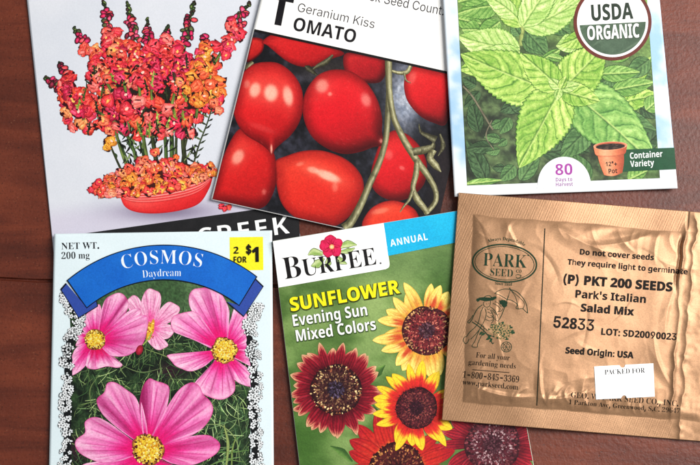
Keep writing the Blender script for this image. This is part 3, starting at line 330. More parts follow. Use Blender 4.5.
class MB:
    def __init__(self, sheet, layer=0.03):
        self.s = sheet; self.P = []; self.L = []; self.C = []; self.F4 = []; self.F3 = []; self.n = 0; self.layer = layer; self.fine = 0

    def _add(self, X, Y, C, layer, f4=None, f3=None):
        X = np.asarray(X, float).ravel(); Y = np.asarray(Y, float).ravel(); k = len(X)
        C = np.asarray(C, float)
        C = np.broadcast_to(C, (k, 3)) if C.ndim == 1 else C.reshape(-1, 3)
        lay = self.layer if layer is None else layer
        self.P.append(np.stack([X, Y], 1)); self.C.append(C); self.L.append(np.broadcast_to(np.asarray(lay, float), (k,)) if np.ndim(lay) == 0 else np.asarray(lay, float).ravel())
        if f4 is not None: self.F4.append(np.asarray(f4) + self.n)
        if f3 is not None: self.F3.append(np.asarray(f3) + self.n)
        self.n += k

    def grid(self, X, Y, C, layer=None, wrap=False):
        ns, nt = X.shape
        idx = np.arange(ns * nt).reshape(ns, nt)
        if wrap: idx = np.concatenate([idx, idx[:, :1]], 1)
        a, b, c, d = idx[:-1, :-1], idx[1:, :-1], idx[1:, 1:], idx[:-1, 1:]
        f = np.stack([a, b, c, d], -1).reshape(-1, 4)
        self._add(X, Y, np.asarray(C, float) if np.ndim(C) == 1 else C, layer, f4=f)

    def quad(self, corners, step, colf, layer=None):
        tl, tr, br, bl = [np.array(c, float) for c in corners]
        nu = max(2, int(np.linalg.norm(tr - tl) / step)); nv = max(2, int(np.linalg.norm(bl - tl) / step))
        u, v = np.meshgrid(np.linspace(0, 1, nu), np.linspace(0, 1, nv))
        uu = u[..., None]; vv = v[..., None]
        P = (tl * (1 - uu) + tr * uu) * (1 - vv) + (bl * (1 - uu) + br * uu) * vv
        X, Y = P[..., 0], P[..., 1]
        C = colf(X, Y, u, v) if callable(colf) else np.asarray(colf, float)
        self.grid(X, Y, C, layer)

    def radial(self, cx, cy, outline, nr, colf, layer=None):
        O = np.asarray(outline, float)
        r = np.linspace(0.0, 1, nr)[:, None]
        X = cx + (O[None, :, 0] - cx) * r; Y = cy + (O[None, :, 1] - cy) * r
        Rr = np.broadcast_to(r, X.shape)
        C = colf(X, Y, Rr) if callable(colf) else np.asarray(colf, float)
        self.grid(X, Y, C, layer, wrap=True)

    def ellipse(self, cx, cy, a, b, ang, colf, layer=None, n=40, nr=6, wob=0, seed=0):
        t = np.linspace(0, 2 * np.pi, n, endpoint=False)
        k = 1 + (wob * (vn(np.cos(t) * 2 + seed * 3.7 + 50, np.sin(t) * 2 + 50, seed) - 0.5) * 2 if wob else 0)
        x = a * k * np.cos(t); y = b * k * np.sin(t); ca, sa = math.cos(R(ang)), math.sin(R(ang))
        O = np.stack([cx + x * ca + y * sa, cy - x * sa + y * ca], 1)
        self.radial(cx, cy, O, nr, colf, layer)

    def strip(self, path, widths, colf, layer=None, nt=4, n=None):
        P = np.asarray(path, float)
        n = n or max(6, len(P) * 5)
        Q = spline(P, n) if len(P) > 2 else np.linspace(P[0], P[1], n)
        w = np.interp(np.linspace(0, 1, n), np.linspace(0, 1, len(np.atleast_1d(widths))), np.atleast_1d(widths)) if np.ndim(widths) else np.full(n, widths)
        T = np.gradient(Q, axis=0); T /= np.maximum(np.linalg.norm(T, axis=1, keepdims=True), 1e-9)
        N = np.stack([-T[:, 1], T[:, 0]], 1)
        t = np.linspace(-1, 1, nt)
        X = Q[:, None, 0] + N[:, None, 0] * w[:, None] * 0.5 * t; Y = Q[:, None, 1] + N[:, None, 1] * w[:, None] * 0.5 * t
        S = np.broadcast_to(np.linspace(0, 1, n)[:, None], X.shape); Tt = np.broadcast_to(t[None], X.shape)
        C = colf(X, Y, S, Tt) if callable(colf) else np.asarray(colf, float)
        self.grid(X, Y, C, layer)

    def poly(self, pts, col, layer=None):
        P = np.asarray(pts, float)
        tr = tessellate_polygon([[Vector((p[0], p[1], 0)) for p in P]])
        self._add(P[:, 0], P[:, 1], col, layer, f3=[tuple(t) for t in tr])

    def line(self, pts, w, col, layer=None, n=None):
        self.strip(pts, w, col, layer, nt=2, n=n)

    def text(self, s, font, size, p0, p1, col, layer=None, bold=0.0, hs=None, track=0.0, shear=0.0, arc=None):
        """p0 = start of baseline; p1 = end (the run is fitted to it) or an angle when hs is given"""
        adv = []
        for c in s:
            adv.append(0.27 if c == ' ' else glyph(font, c, bold)[0])
        W = (sum(adv) + track * (len(s) - 1)) * size
        if hs is None:
            dx, dy = p1[0] - p0[0], p1[1] - p0[1]
            hs = math.hypot(dx, dy) / W; ang = math.atan2(dy, dx)
        else:
            ang = -R(p1)
        ca, sa = math.cos(ang), math.sin(ang)
        x = 0.0
        base = self.layer if layer is None else layer
        for c, a in zip(s, adv):
            if c != ' ':
                for k, (V, tr) in enumerate(glyph(font, c, bold)[1]):
                    gx = (V[:, 0] + V[:, 1] * shear) * size * hs; gy = -V[:, 1] * size
                    if arc:      # letters stand on an arch: lift and turn with distance from the middle
                        mid = (x + a * size / 2) * hs - W * hs / 2
                        th = mid / arc; gx = gx - a * size * hs / 2
                        lx = gx * math.cos(th) - gy * math.sin(th); ly = gx * math.sin(th) + gy * math.cos(th)
                        X = W * hs / 2 + arc * math.sin(th) + lx; Y = arc * (1 - math.cos(th)) - arc * (1 - math.cos(W * hs / 2 / arc)) + ly
                    else:
                        X = gx + x * hs; Y = gy
                    C = col(X / (W * hs), Y) if callable(col) else col
                    self._add(p0[0] + X * ca - Y * sa, p0[1] + X * sa + Y * ca, C, base + 0.002 * k, f3=tr)
            x += (a + track) * size

    def build(self, name, parent=None, mat=None, label=None, kind=None):
        P = np.vstack(self.P); L = np.concatenate(self.L); C = np.vstack(self.C)
        F4 = np.vstack(self.F4) if self.F4 else np.zeros((0, 4), int)
        F3 = np.vstack(self.F3) if self.F3 else np.zeros((0, 3), int)
        for _ in range(self.fine):      # split faces so that the print follows a crumpled surface
            P, L, C, F3 = split3(P, L, C, F3)
        h = (self.s.h(P[:, 0], P[:, 1]) + .02 + L * LAYER) * 1e-3
        V = survey(P[:, 0], P[:, 1], h) - self.s.loc
        me = bpy.data.meshes.new(name)
        # keep every face turned up
        def up(F):
            if not len(F): return F
            a = V[F[:, 0]]; b = V[F[:, 1]]; c = V[F[:, 2]]; d = V[F[:, -1]]
            z = np.cross(c[:, :2] - a[:, :2], d[:, :2] - b[:, :2]) if F.shape[1] == 4 else np.cross(b[:, :2] - a[:, :2], c[:, :2] - a[:, :2])
            G = F.copy(); G[z < 0] = G[z < 0][:, ::-1]
            return G
        F4 = up(F4); F3 = up(F3)
        make_mesh(me, V, F4, F3, lin(C * self.s.gain) * 0.86)
        o = bpy.data.objects.new(name, me); COL.objects.link(o)
        o.parent = parent if parent is not None else self.s.o
        me.materials.append(mat or M['print'])
        if label: o['label'] = label
        if kind: o['kind'] = kind
        return o


def split3(P, L, C, F):
    if not len(F): return P, L, C, F
    n = len(P); E = np.sort(np.concatenate([F[:, [0, 1]], F[:, [1, 2]], F[:, [2, 0]]]), axis=1)
    U, inv = np.unique(E, axis=0, return_inverse=True); inv = inv.reshape(-1)
    m = len(F); a, b, c = n + inv[:m], n + inv[m:2 * m], n + inv[2 * m:]
    mid = lambda A: np.concatenate([A, (A[U[:, 0]] + A[U[:, 1]]) / 2])
    G = np.concatenate([np.stack(t, 1) for t in ((F[:, 0], a, c), (a, F[:, 1], b), (c, b, F[:, 2]), (a, b, c))])
    return mid(P), mid(L), mid(C), G


def make_mesh(me, V, F4, F3, rgb, smooth=True):
    nv, n4, n3 = len(V), len(F4), len(F3)
    me.vertices.add(nv); me.vertices.foreach_set('co', V.astype(np.float32).ravel())
    loops = np.concatenate([F4.ravel(), F3.ravel()]).astype(np.int32)
    me.loops.add(len(loops)); me.loops.foreach_set('vertex_index', loops)
    me.polygons.add(n4 + n3)
    st = np.concatenate([np.arange(n4) * 4, n4 * 4 + np.arange(n3) * 3]).astype(np.int32)
    me.polygons.foreach_set('loop_start', st)
    me.polygons.foreach_set('loop_total', np.concatenate([np.full(n4, 4), np.full(n3, 3)]).astype(np.int32))
    me.polygons.foreach_set('use_smooth', np.full(n4 + n3, smooth))
    me.update(calc_edges=True)
    if rgb is not None:
        ca = me.color_attributes.new('Col', 'FLOAT_COLOR', 'POINT')
        buf = np.ones((nv, 4), np.float32); buf[:, :3] = rgb
        ca.data.foreach_set('color', buf.ravel())
    me.validate()


def body(sheet, name, corners, colf, step=2.0, thick=0.5, mat=None, top_layer=0.0, round_px=0):
    """the packet itself: top face, underside and edges as one closed sheet of paper"""
    tl, tr, br, bl = [np.array(c, float) for c in corners]
    nu = max(2, int(np.linalg.norm(tr - tl) / step)); nv = max(2, int(np.linalg.norm(bl - tl) / step))
    u, v = np.meshgrid(np.linspace(0, 1, nu), np.linspace(0, 1, nv))
    uu = u[..., None]; vv = v[..., None]
    P = (tl * (1 - uu) + tr * uu) * (1 - vv) + (bl * (1 - uu) + br * uu) * vv
    X, Y = P[..., 0], P[..., 1]
    C = colf(X, Y, u, v) if callable(colf) else np.broadcast_to(np.asarray(colf, float), X.shape + (3,))
    H = sheet.h(X, Y)
    top = survey(X, Y, H * 1e-3)
    bot = top.copy(); bot[..., 2] = np.maximum(H - thick, 0.03) * 1e-3
    n = nu * nv; idx = np.arange(n).reshape(nv, nu)
    a, b, c, d = idx[:-1, :-1], idx[1:, :-1], idx[1:, 1:], idx[:-1, 1:]
    ft = np.stack([a, b, c, d], -1).reshape(-1, 4); fb = ft[:, ::-1] + n
    ring = np.concatenate([idx[0, :-1], idx[:-1, -1], idx[-1, :0:-1], idx[:0:-1, 0]])
    r2 = np.roll(ring, -1)
    fs = np.stack([ring, r2, r2 + n, ring + n], -1)
    V = np.concatenate([top.reshape(-1, 3), bot.reshape(-1, 3)]) - sheet.loc
    Cc = lin(np.concatenate([C.reshape(-1, 3)] * 2) * sheet.gain) * 0.86
    me = bpy.data.meshes.new(name)
    make_mesh(me, V, np.concatenate([ft, fb, fs]), np.zeros((0, 3), int), Cc)
    # sharp paper edge
    sm = np.ones(len(me.polygons), bool); sm[-len(fs):] = False
    me.polygons.foreach_set('use_smooth', sm)
    o = bpy.data.objects.new(name, me); COL.objects.link(o); o.parent = sheet.o
    me.materials.append(mat or M['print'])
    return o


# ------------------------------------------------------------------ materials
M = {}


def new_mat(name):
    m = bpy.data.materials.new(name); m.use_nodes = True
    nt = m.node_tree; nt.nodes.clear()
    out = nt.nodes.new('ShaderNodeOutputMaterial'); b = nt.nodes.new('ShaderNodeBsdfPrincipled')
    nt.links.new(b.outputs[0], out.inputs[0])
    return m, nt, b


def nd(nt, typ, **kw):
    n = nt.nodes.new(typ)
    for k, v in kw.items():
        if k in n.inputs.keys(): n.inputs[k].default_value = v
        else: setattr(n, k, v)
    return n


def print_mat(name, rough=0.42, spec=0.4, grain=0.14, metal=0.0, bump=0.12, gscale=1900.0):
    m, nt, b = new_mat(name)
    L = nt.links.new
    at = nd(nt, 'ShaderNodeAttribute', attribute_name='Col')
    geo = nd(nt, 'ShaderNodeNewGeometry')
    nz = nd(nt, 'ShaderNodeTexNoise', Scale=gscale, Detail=2.0)
    L(geo.outputs['Position'], nz.inputs['Vector'])
    mr = nd(nt, 'ShaderNodeMapRange'); mr.inputs['From Min'].default_value = 0.25; mr.inputs['From Max'].default_value = 0.75
    mr.inputs['To Min'].default_value = 1 - grain; mr.inputs['To Max'].default_value = 1 + grain
    L(nz.outputs['Fac'], mr.inputs['Value'])
    mx = nd(nt, 'ShaderNodeVectorMath', operation='SCALE')
    L(at.outputs['Color'], mx.inputs[0]); L(mr.outputs[0], mx.inputs['Scale'])
    L(mx.outputs[0], b.inputs['Base Color'])
    b.inputs['Roughness'].default_value = rough; b.inputs['Specular IOR Level'].default_value = spec
    b.inputs['Metallic'].default_value = metal
    nz2 = nd(nt, 'ShaderNodeTexNoise', Scale=900.0, Detail=3.0)
    L(geo.outputs['Position'], nz2.inputs['Vector'])
    nz3 = nd(nt, 'ShaderNodeTexNoise', Scale=35.0, Detail=2.0)
    L(geo.outputs['Position'], nz3.inputs['Vector'])
    ad = nd(nt, 'ShaderNodeMath', operation='MULTIPLY_ADD'); ad.inputs[1].default_value = 12.0
    L(nz3.outputs['Fac'], ad.inputs[0]); L(nz2.outputs['Fac'], ad.inputs[2])
    bp = nd(nt, 'ShaderNodeBump', Strength=bump, Distance=0.0001)
    L(ad.outputs[0], bp.inputs['Height']); L(bp.outputs[0], b.inputs['Normal'])
    M[name] = m
    return m


print_mat('print', rough=0.46, spec=0.16)
print_mat('ink', rough=0.5, spec=0.3, grain=0.12)
print_mat('white_stock', rough=0.48, spec=0.2, grain=0.035)
print_mat('gold_ink', rough=0.55, spec=0.08, grain=0.3)

# ================================================================== the table
def make_table():
    m, nt, b = new_mat('stained_wood'); L = nt.links.new
    geo = nd(nt, 'ShaderNodeNewGeometry')
    mp = nd(nt, 'ShaderNodeMapping'); mp.inputs['Scale'].default_value = (9, 70, 1); mp.inputs['Rotation'].default_value = (0, 0, R(3))
    L(geo.outputs['Position'], mp.inputs['Vector'])
    gr = nd(nt, 'ShaderNodeTexNoise', Scale=1.0, Detail=8.0, Roughness=0.65, Distortion=1.2); L(mp.outputs[0], gr.inputs['Vector'])
    bl = nd(nt, 'ShaderNodeTexNoise', Scale=16.0, Detail=5.0, Roughness=0.6); L(geo.outputs['Position'], bl.inputs['Vector'])
    a = nd(nt, 'ShaderNodeMath', operation='MULTIPLY_ADD'); a.inputs[1].default_value = 0.55
    L(gr.outputs['Fac'], a.inputs[0])
    a2 = nd(nt, 'ShaderNodeMath', operation='MULTIPLY'); a2.inputs[1].default_value = 0.45; L(bl.outputs['Fac'], a2.inputs[0]); L(a2.outputs[0], a.inputs[2])
    cr = nd(nt, 'ShaderNodeValToRGB'); L(a.outputs[0], cr.inputs['Fac'])
    e = cr.color_ramp.elements
    e[0].position = 0.3; e[0].color = (0.026, 0.0045, 0.0022, 1)
    e[1].position = 0.72; e[1].color = (0.215, 0.043, 0.016, 1)
    k = e.new(0.5); k.color = (0.105, 0.0185, 0.0072, 1)
    # fine pale flecks and dark pores
    fl = nd(nt, 'ShaderNodeTexNoise', Scale=1300.0, Detail=2.0); L(geo.outputs['Position'], fl.inputs['Vector'])
    flm = nd(nt, 'ShaderNodeMapRange'); flm.inputs['From Min'].default_value = 0.66; flm.inputs['From Max'].default_value = 0.78; L(fl.outputs['Fac'], flm.inputs['Value'])
    flk = nd(nt, 'ShaderNodeMath', operation='MULTIPLY'); flk.inputs[1].default_value = 0.45; L(flm.outputs[0], flk.inputs[0])
    mx = nd(nt, 'ShaderNodeMix', data_type='RGBA'); L(flk.outputs[0], mx.inputs[0]); L(cr.outputs[0], mx.inputs[6]); mx.inputs[7].default_value = (0.30, 0.14, 0.07, 1)
    pm = nd(nt, 'ShaderNodeMapRange'); pm.inputs['From Min'].default_value = 0.42; pm.inputs['From Max'].default_value = 0.28; L(fl.outputs['Fac'], pm.inputs['Value'])
    pk = nd(nt, 'ShaderNodeMath', operation='MULTIPLY'); pk.inputs[1].default_value = 0.6; L(pm.outputs[0], pk.inputs[0])
    mx2 = nd(nt, 'ShaderNodeMix', data_type='RGBA'); L(pk.outputs[0], mx2.inputs[0]); L(mx.outputs[2], mx2.inputs[6]); mx2.inputs[7].default_value = (0.015, 0.004, 0.002, 1)
    L(mx2.outputs[2], b.inputs['Base Color'])
    b.inputs['Specular IOR Level'].default_value = 0.36
    rr = nd(nt, 'ShaderNodeMapRange'); rr.inputs['To Min'].default_value = 0.36; rr.inputs['To Max'].default_value = 0.58; L(bl.outputs['Fac'], rr.inputs['Value'])
    L(rr.outputs[0], b.inputs['Roughness'])
    lth = nd(nt, 'ShaderNodeTexNoise', Scale=620.0, Detail=3.0, Roughness=0.55); L(geo.outputs['Position'], lth.inputs['Vector'])
    hsum = nd(nt, 'ShaderNodeMath', operation='MULTIPLY_ADD'); hsum.inputs[1].default_value = 0.7; L(gr.outputs['Fac'], hsum.inputs[0]); L(lth.outputs['Fac'], hsum.inputs[2])
    bp = nd(nt, 'ShaderNodeBump', Strength=0.36, Distance=0.0005); L(hsum.outputs[0], bp.inputs['Height']); L(bp.outputs[0], b.inputs['Normal'])
    # boards meet in a real V groove at the seam left of the packets
    P = survey(np.array([0.0, 700.0]), np.array([279.0, 296.0]), 0.0)
    sl = (P[1, 1] - P[0, 1]) / (P[1, 0] - P[0, 0])
    xs = np.linspace(-0.6, 0.6, 481); seam = P[0, 1] + sl * (xs - P[0, 0]) + 0.0010 * (vn(xs * 60, xs * 0, 5) - 0.5)
    rows = []
    for off, z in [(-0.5, 0), (-0.0007, 0), (-0.0002, -0.0011), (0.0002, -0.0011), (0.0007, 0), (0.5, 0)]:
        y = seam + off if abs(off) < 0.1 else np.full_like(xs, off)
        zz = z * (0.35 + 0.65 * sst(0.2, 0.5, vn(xs * 90, xs * 0, 9)))
        rows.append(np.stack([xs, y, np.broadcast_to(zz, xs.shape)], 1))
    V = np.stack(rows); nv = len(xs); idx = np.arange(6 * nv).reshape(6, nv)
    F = np.stack([idx[:-1, :-1], idx[:-1, 1:], idx[1:, 1:], idx[1:, :-1]], -1).reshape(-1, 4)
    me = bpy.data.meshes.new('table_top'); make_mesh(me, V.reshape(-1, 3), F, np.zeros((0, 3), int), None, smooth=False)
    o = bpy.data.objects.new('table_top', me); COL.objects.link(o); me.materials.append(m); o['kind'] = 'structure'


make_table()


# ================================================================== snapdragon packet
def snapdragon():
    h = lambda x, y: 0.75 + 0.12 * vn(x / 90, y / 90, 3)
    s = Sheet('snapdragon_seed_packet', 'pale grey seed packet picturing orange and red snapdragons in a red bowl', 'seed packet', h, 160, 80, gain=1.07)
    tl, tr, br, bl = (16.5, -98), (254, -132), (301, 243), (56.5, 279)
    body(s, 'packet_paper', (tl, tr, br, bl), lambda X, Y, u, v: mix((190, 195, 206), (202, 205, 213), fbm(X / 60, Y / 60, 1)) - (6 * (1 - sst(0, .02, u)))[..., None], step=2.5, thick=0.45, mat=M['white_stock'])

    # backdrop of the picture: lilac shadow under the bowl
    b = MB(s, 0.03)
    def back(X, Y, u, v):
        sh = np.exp(-(((X - 165) / 48) ** 2 + ((Y - 211) / 10) ** 2))
        lil = sst(190, 215, Y + (X - 150) * 0.1)
        c = mix((190, 195, 205), (205, 207, 214), fbm(X / 50, Y / 50, 2))
        c = mix(c, (184, 175, 196), lil * 0.6)
        return mix(c, (108, 98, 118), sh * 0.85)
    # keep inside the packet: a quad just above the black band
    b.quad([(29, 2), (270, -32), (297.5, 204.5), (52.5, 238)], 2.0, back)
    b.build('picture_backdrop', mat=M['white_stock'])

    # ---- bowl
    b = MB(s, 0.06)
    rimL, rimR = np.array([118, 190.5]), np.array([213.5, 174])
    top = spline([rimL, (128, 192.5), (150, 191.5), (180, 186.5), (204, 179.5), rimR], 80)
    bot = spline([(119, 193), (124.5, 206), (136, 212), (156, 213.5), (180, 210.5), (199, 203.5), (209, 189), (213.3, 175.5)], 80)
    t = np.linspace(0, 1, 34)[None, :, None]
    G = top[:, None] * (1 - t) + bot[:, None] * t
    u = np.linspace(0, 1, 80)[:, None]; tt = t[..., 0]
    d = tt + 0 * u
    c = mix((226, 62, 60), (196, 38, 42), sst(.15, .9, tt + 0 * u))
    c = mix(c, (240, 105, 95), np.exp(-((u - .28) / .2) ** 2) * np.exp(-((tt - .55) / .35) ** 2) * .55)
    c = mix(c, (150, 22, 30), sst(.72, 1, u + 0 * tt) * .55 + sst(.9, 1, tt + 0 * u) * .6)
    for q, w in [(.10, .032), (.22, .026), (.33, .026), (.44, .022)]:
        c = mix(c, (250, 190, 180), np.exp(-((d - q) / w) ** 2) * (.8 if q < .3 else .55))
        c = mix(c, (150, 18, 28), np.exp(-((d - q - .048) / .02) ** 2) * .6)
    c = c * (1 + .10 * (fbm(G[..., 0] / 3, G[..., 1] / 3, 4)[..., None] - .5))
    b.grid(G[..., 0], G[..., 1], c)
    b.build('printed_bowl')

    # ---- stems and gloom between the flowers
    b = MB(s, 0.09)
    b.poly(spline([(96, 104), (108, 80), (124, 70), (140, 76), (154, 64), (172, 70), (186, 66), (200, 84), (206, 104), (190, 124), (170, 134), (150, 138), (126, 132), (112, 120)], 70, True), (38, 36, 28))
    q = random.Random(5)
    def stemcol(base):
        return lambda X, Y, S, T: mix(np.array(base) * .45, base, np.clip(1 - abs(T + .2), 0, 1)) * (0.8 + .5 * vn(X * .8, Y * .8, 4))[..., None]
    lay = 0.095
    for i in range(260):   # dark leaves and thin shoots that show between the blooms
        x = q.uniform(72, 218); y = q.uniform(60, 132)
        if ((x - 150) / 66) ** 2 + ((y - 100) / 42) ** 2 > 1: continue
        an = q.uniform(-.9, .9); l = q.uniform(5, 13); lay += .0003
        b.strip([(x, y), (x + math.sin(an) * l * .5 + q.uniform(-1, 1), y - math.cos(an) * l * .5), (x + math.sin(an) * l, y - math.cos(an) * l)], [.5, q.uniform(1, 2.6), .4], np.array(q.choice([(44, 56, 34), (70, 92, 48), (104, 124, 66), (28, 30, 26), (134, 150, 84), (56, 40, 34)])), lay, n=8)
    for x0, y0, x1, y1, w in [(160, 182, 150, 120, 5), (172, 178, 171, 118, 5), (186, 172, 183, 112, 5), (143, 182, 124, 128, 4), (134, 184, 112, 118, 3.5), (152, 184, 141, 122, 4), (166, 180, 162, 112, 4), (128, 184, 108, 140, 2.4), (148, 184, 133, 118, 3), (177, 176, 178, 116, 3),(139,184,119,140,2.2),(181,175,189,130,2.6)]:
        lay += .003
        b.strip([(x0, y0), ((x0 + x1) / 2 + q.uniform(-2, 2), (y0 + y1) / 2), (x1, y1)], [w, w * .8], stemcol(q.choice([(84, 108, 58), (60, 84, 50), (110, 128, 70), (70, 78, 50)])), lay)
    for i in range(110):   # small stem leaves and dark gaps
        x = q.uniform(116, 196); y = q.uniform(120, 176); a = q.uniform(-1.2, 1.2); l = q.uniform(5, 12); lay += .0015
        col = q.choice([(40, 46, 34), (58, 78, 48), (96, 112, 66), (34, 30, 28), (120, 134, 92), (28, 30, 26)])
        b.strip([(x, y), (x + math.sin(a) * l * .5 + 1, y - math.cos(a) * l * .5), (x + math.sin(a) * l, y - math.cos(a) * l)], [.6, 2.2, .5], col, lay)
    # the airy stem at the right with its tiny leaves
    lay += .003
    b.strip([(193, 166), (199, 145), (207, 124), (212, 108)], [1.8, 1.4, 1.2], (66, 74, 50), lay)
    for i in range(16):
        f = i / 15; x = 193 + 19 * f + q.uniform(-1, 1); y = 166 - 56 * f; sgn = -1 if i % 2 else 1; lay += .002
        b.strip([(x, y), (x + sgn * 3, y - 1.5), (x + sgn * q.uniform(4, 7), y - q.uniform(2, 5))], [.5, 1.9, .4], q.choice([(52, 62, 42), (84, 100, 62), (40, 42, 36)]), lay)
    b.build('printed_stems')

    # ---- flower spikes
    RED = [(238, 78, 70), (232, 66, 84), (242, 94, 68), (222, 52, 86), (244, 112, 70), (236, 72, 68), (246, 122, 112), (228, 62, 78), (236, 84, 84)]
    MAG = [(206, 48, 92), (222, 62, 106), (178, 40, 80), (232, 84, 116), (238, 84, 92)]
    ORA = [(248, 146, 66), (252, 170, 66), (246, 128, 58), (254, 188, 76), (242, 112, 70)]
    PEA = [(250, 156, 116), (246, 128, 88), (252, 172, 104), (240, 98, 82), (250, 142, 128)]

    def lobe(b, x, y, a, w, ang, col, lay, sd):
        col = np.array(col, float) * (.96, .80, .82)
        def cf(X, Y, r):
            n = vn(X * .42 + sd, Y * .42, sd % 91); th = R(ang); f = ((X - x) * math.sin(th) + (Y - y) * math.cos(th)) / max(w, .1)
            c = mix(col * 1.10 + 12, col * .80, sst(-.35, .9, f) * .8 + .2 * r); c = mix(c, (255, 196, 178), np.exp(-((f + .35) / .16) ** 2) * (r < .8) * .28)
            c = mix(c, col * np.array([.50, .30, .36]), sst(.86, 1.0, r))
            return c * (0.88 + .24 * n)[..., None]
        b.ellipse(x, y, a, w, ang, cf, lay, n=26, nr=8, wob=.40, seed=sd)

    def floret(b, x, y, sz, ang, pal, lay, r):
        """a ruffled two lipped snapdragon bloom: hooded upper lip, puffed lower lip, frilled side lobes"""
        sd = r.randrange(1000); col = np.array(r.choice(pal), float)
        b.ellipse(x, y, sz * r.uniform(.85, 1.05), sz * r.uniform(.65, .85), ang + r.uniform(0, 180), (62, 18, 26), lay, n=14, nr=2, wob=.45, seed=sd)
        parts = [(90 + r.uniform(-20, 20), .50, .80, .36), (160 + r.uniform(-25, 25), .66, .54, .30), (20 + r.uniform(-25, 25), .66, .54, .30),
                 (245 + r.uniform(-25, 25), .50, .60, .42), (305 + r.uniform(-25, 25), .56, .60, .36), (270, .15, .5, .26)]
        if r.random() < .45: parts.pop(r.randrange(1, 4))
        for k, (da, d, a, w) in enumerate(parts):
            th = R(ang + da); c2 = col * r.uniform(.82, 1.14)
            if r.random() < .2: c2 = np.array(r.choice(pal), float)
            lobe(b, x + math.cos(th) * sz * d * r.uniform(.8, 1.15), y - math.sin(th) * sz * d * r.uniform(.8, 1.15), sz * a * r.uniform(.85, 1.2), sz * w * r.uniform(.85, 1.2), ang + da + 90 + r.uniform(-30, 30), c2, lay + .002 * (k + 1), sd + k * 7)
        if r.random() < .35:      # pale or dark throat
            b.ellipse(x + r.uniform(-.1, .1) * sz, y, sz * .26, sz * .17, r.uniform(0, 180), r.choice([(252, 178, 96), (120, 24, 40), (250, 190, 170)]), lay + .0145, n=10, nr=2)

    def bud(b, x, y, sz, ang, lay, r, col):
        col = np.array(col, float); sd = r.randrange(500)
        b.ellipse(x, y, sz * 1.12, sz * .75, ang, (34, 26, 26), lay, n=10, nr=2)
        b.ellipse(x, y, sz * .9, sz * .55, ang, lambda X, Y, rr: mix(col * 1.25 + 10, col * .7, rr) * (.8 + .4 * vn(X, Y, sd))[..., None], lay + .002, n=10, nr=4)

    GRN = [(62, 82, 46), (48, 62, 40), (92, 112, 60)]
    spikes = [  # tip, base, half width, palette, length share of buds
        ((44.5, 77), (104, 116), 9, RED, .18), ((74, 27), (112, 92), 9, RED + PEA, .22), ((103, 1), (126, 92), 9, RED + PEA, .25),
        ((128, 2), (140, 96), 9, RED, .34), ((147, 18), (152, 100), 8, RED + MAG, .26), ((194, 1), (172, 104), 9, MAG + RED, .36),
        ((250, 2), (214, 64), 9, RED + MAG, .30), ((168, 26), (160, 84), 7, RED, .15), ((60, 62), (84, 120), 7, RED + MAG, .1), ((205, 34), (196, 118), 8, ORA, .02)]
    order = 0
    r = random.Random(21)
    # mass of florets filling the heart of the bunch
    b = MB(s, .3)
    pts = []
    outline = spline([(58, 98), (70, 92), (84, 90), (92, 78), (96, 62), (106, 50), (118, 58), (128, 52), (140, 50), (150, 62), (160, 46), (170, 52), (184, 58), (196, 66), (212, 56), (219, 74), (221, 108), (208, 108), (194, 124), (187, 140), (178, 138), (150, 134), (132, 140), (112, 128), (92, 132), (76, 130), (64, 118)], 90, True)
    tries = 0
    while len(pts) < 122 and tries < 9000:
        tries += 1
        x, y = r.uniform(62, 228), r.uniform(46, 146)
        if not _inside((x, y), outline): continue
        if min([math.hypot(x - a, y - c) for a, c in pts] + [99]) < 7.0: continue
        pts.append((x, y))
    pts.sort(key=lambda p: p[1] * .4 + r.uniform(0, 40))
    for i, (x, y) in enumerate(pts):
        pal = RED
        if math.hypot(x - 200, y - 84) < 22: pal = ORA
        elif math.hypot((x - 113) , (y - 138)) < 12: pal = ORA
        elif x < 100 and r.random() < .25: pal = PEA
        elif r.random() < .14: pal = MAG
        elif r.random() < .16: pal = PEA
        floret(b, x, y, r.uniform(5.6, 8.2), r.uniform(-50, 50), pal, .13 + .0019 * i, r)
    b.build('printed_flower_mass')
    for (tx, ty), (bx, by), hw, pal, share in spikes:
        b = MB(s, .5); L = math.hypot(tx - bx, ty - by); n = int(L / 1.45); ux, uy = (bx - tx) / L, (by - ty) / L
        ang = math.degrees(math.atan2(-uy, -ux) ) 
        b.strip([(tx, ty), ((tx + bx) / 2 + 1, (ty + by) / 2), (bx, by)], [1.2, 2.4, 3], lambda X, Y, S, T: mix((54, 70, 36), (128, 146, 72), 1 - abs(T)) * (.7 + .6 * vn(X, Y, 3))[..., None], .5)
        for i in range(n):
            f = (i + .5) / n; d = f * L * .94; side = r.uniform(-1, 1)
            w = hw * min(1, .30 + f * 1.7)
            x = tx + ux * d - uy * side * w * .75; y = ty + uy * d + ux * side * w * .75
            lay = .505 + .0025 * i
            if f < share * .45: bud(b, x * .6 + (tx + ux * d) * .4, y * .6 + (ty + uy * d) * .4, r.uniform(1.5, 2.5), r.uniform(0, 180), lay, r, r.choice(GRN + [(70, 54, 44)]))
            elif f < share + .10: bud(b, x, y, r.uniform(2.6, 4.2), r.uniform(0, 180), lay, r, r.choice(MAG + [(120, 40, 60), (90, 96, 60)]))
            elif i % 2 or f > .9: continue
            else: floret(b, x, y, r.uniform(5.0, 7.6), -90 - ang + r.uniform(-30, 30), pal if r.random() < .88 else MAG, lay, r)
        b.build('printed_flower_spike')
    # green shoots and dark gaps between the spikes
    b = MB(s, .70)
    for i in range(46):
        x, y = r.choice(pts); x += r.uniform(-5, 5); y += r.uniform(-5, 5)
        b.ellipse(x, y, r.uniform(1.2, 3.4), r.uniform(.7, 1.6), r.uniform(0, 180), r.choice([(30, 26, 24), (40, 48, 30), (60, 22, 28), (34, 40, 28)]), .695 + .0001 * i, wob=.4, seed=i, n=14, nr=2)
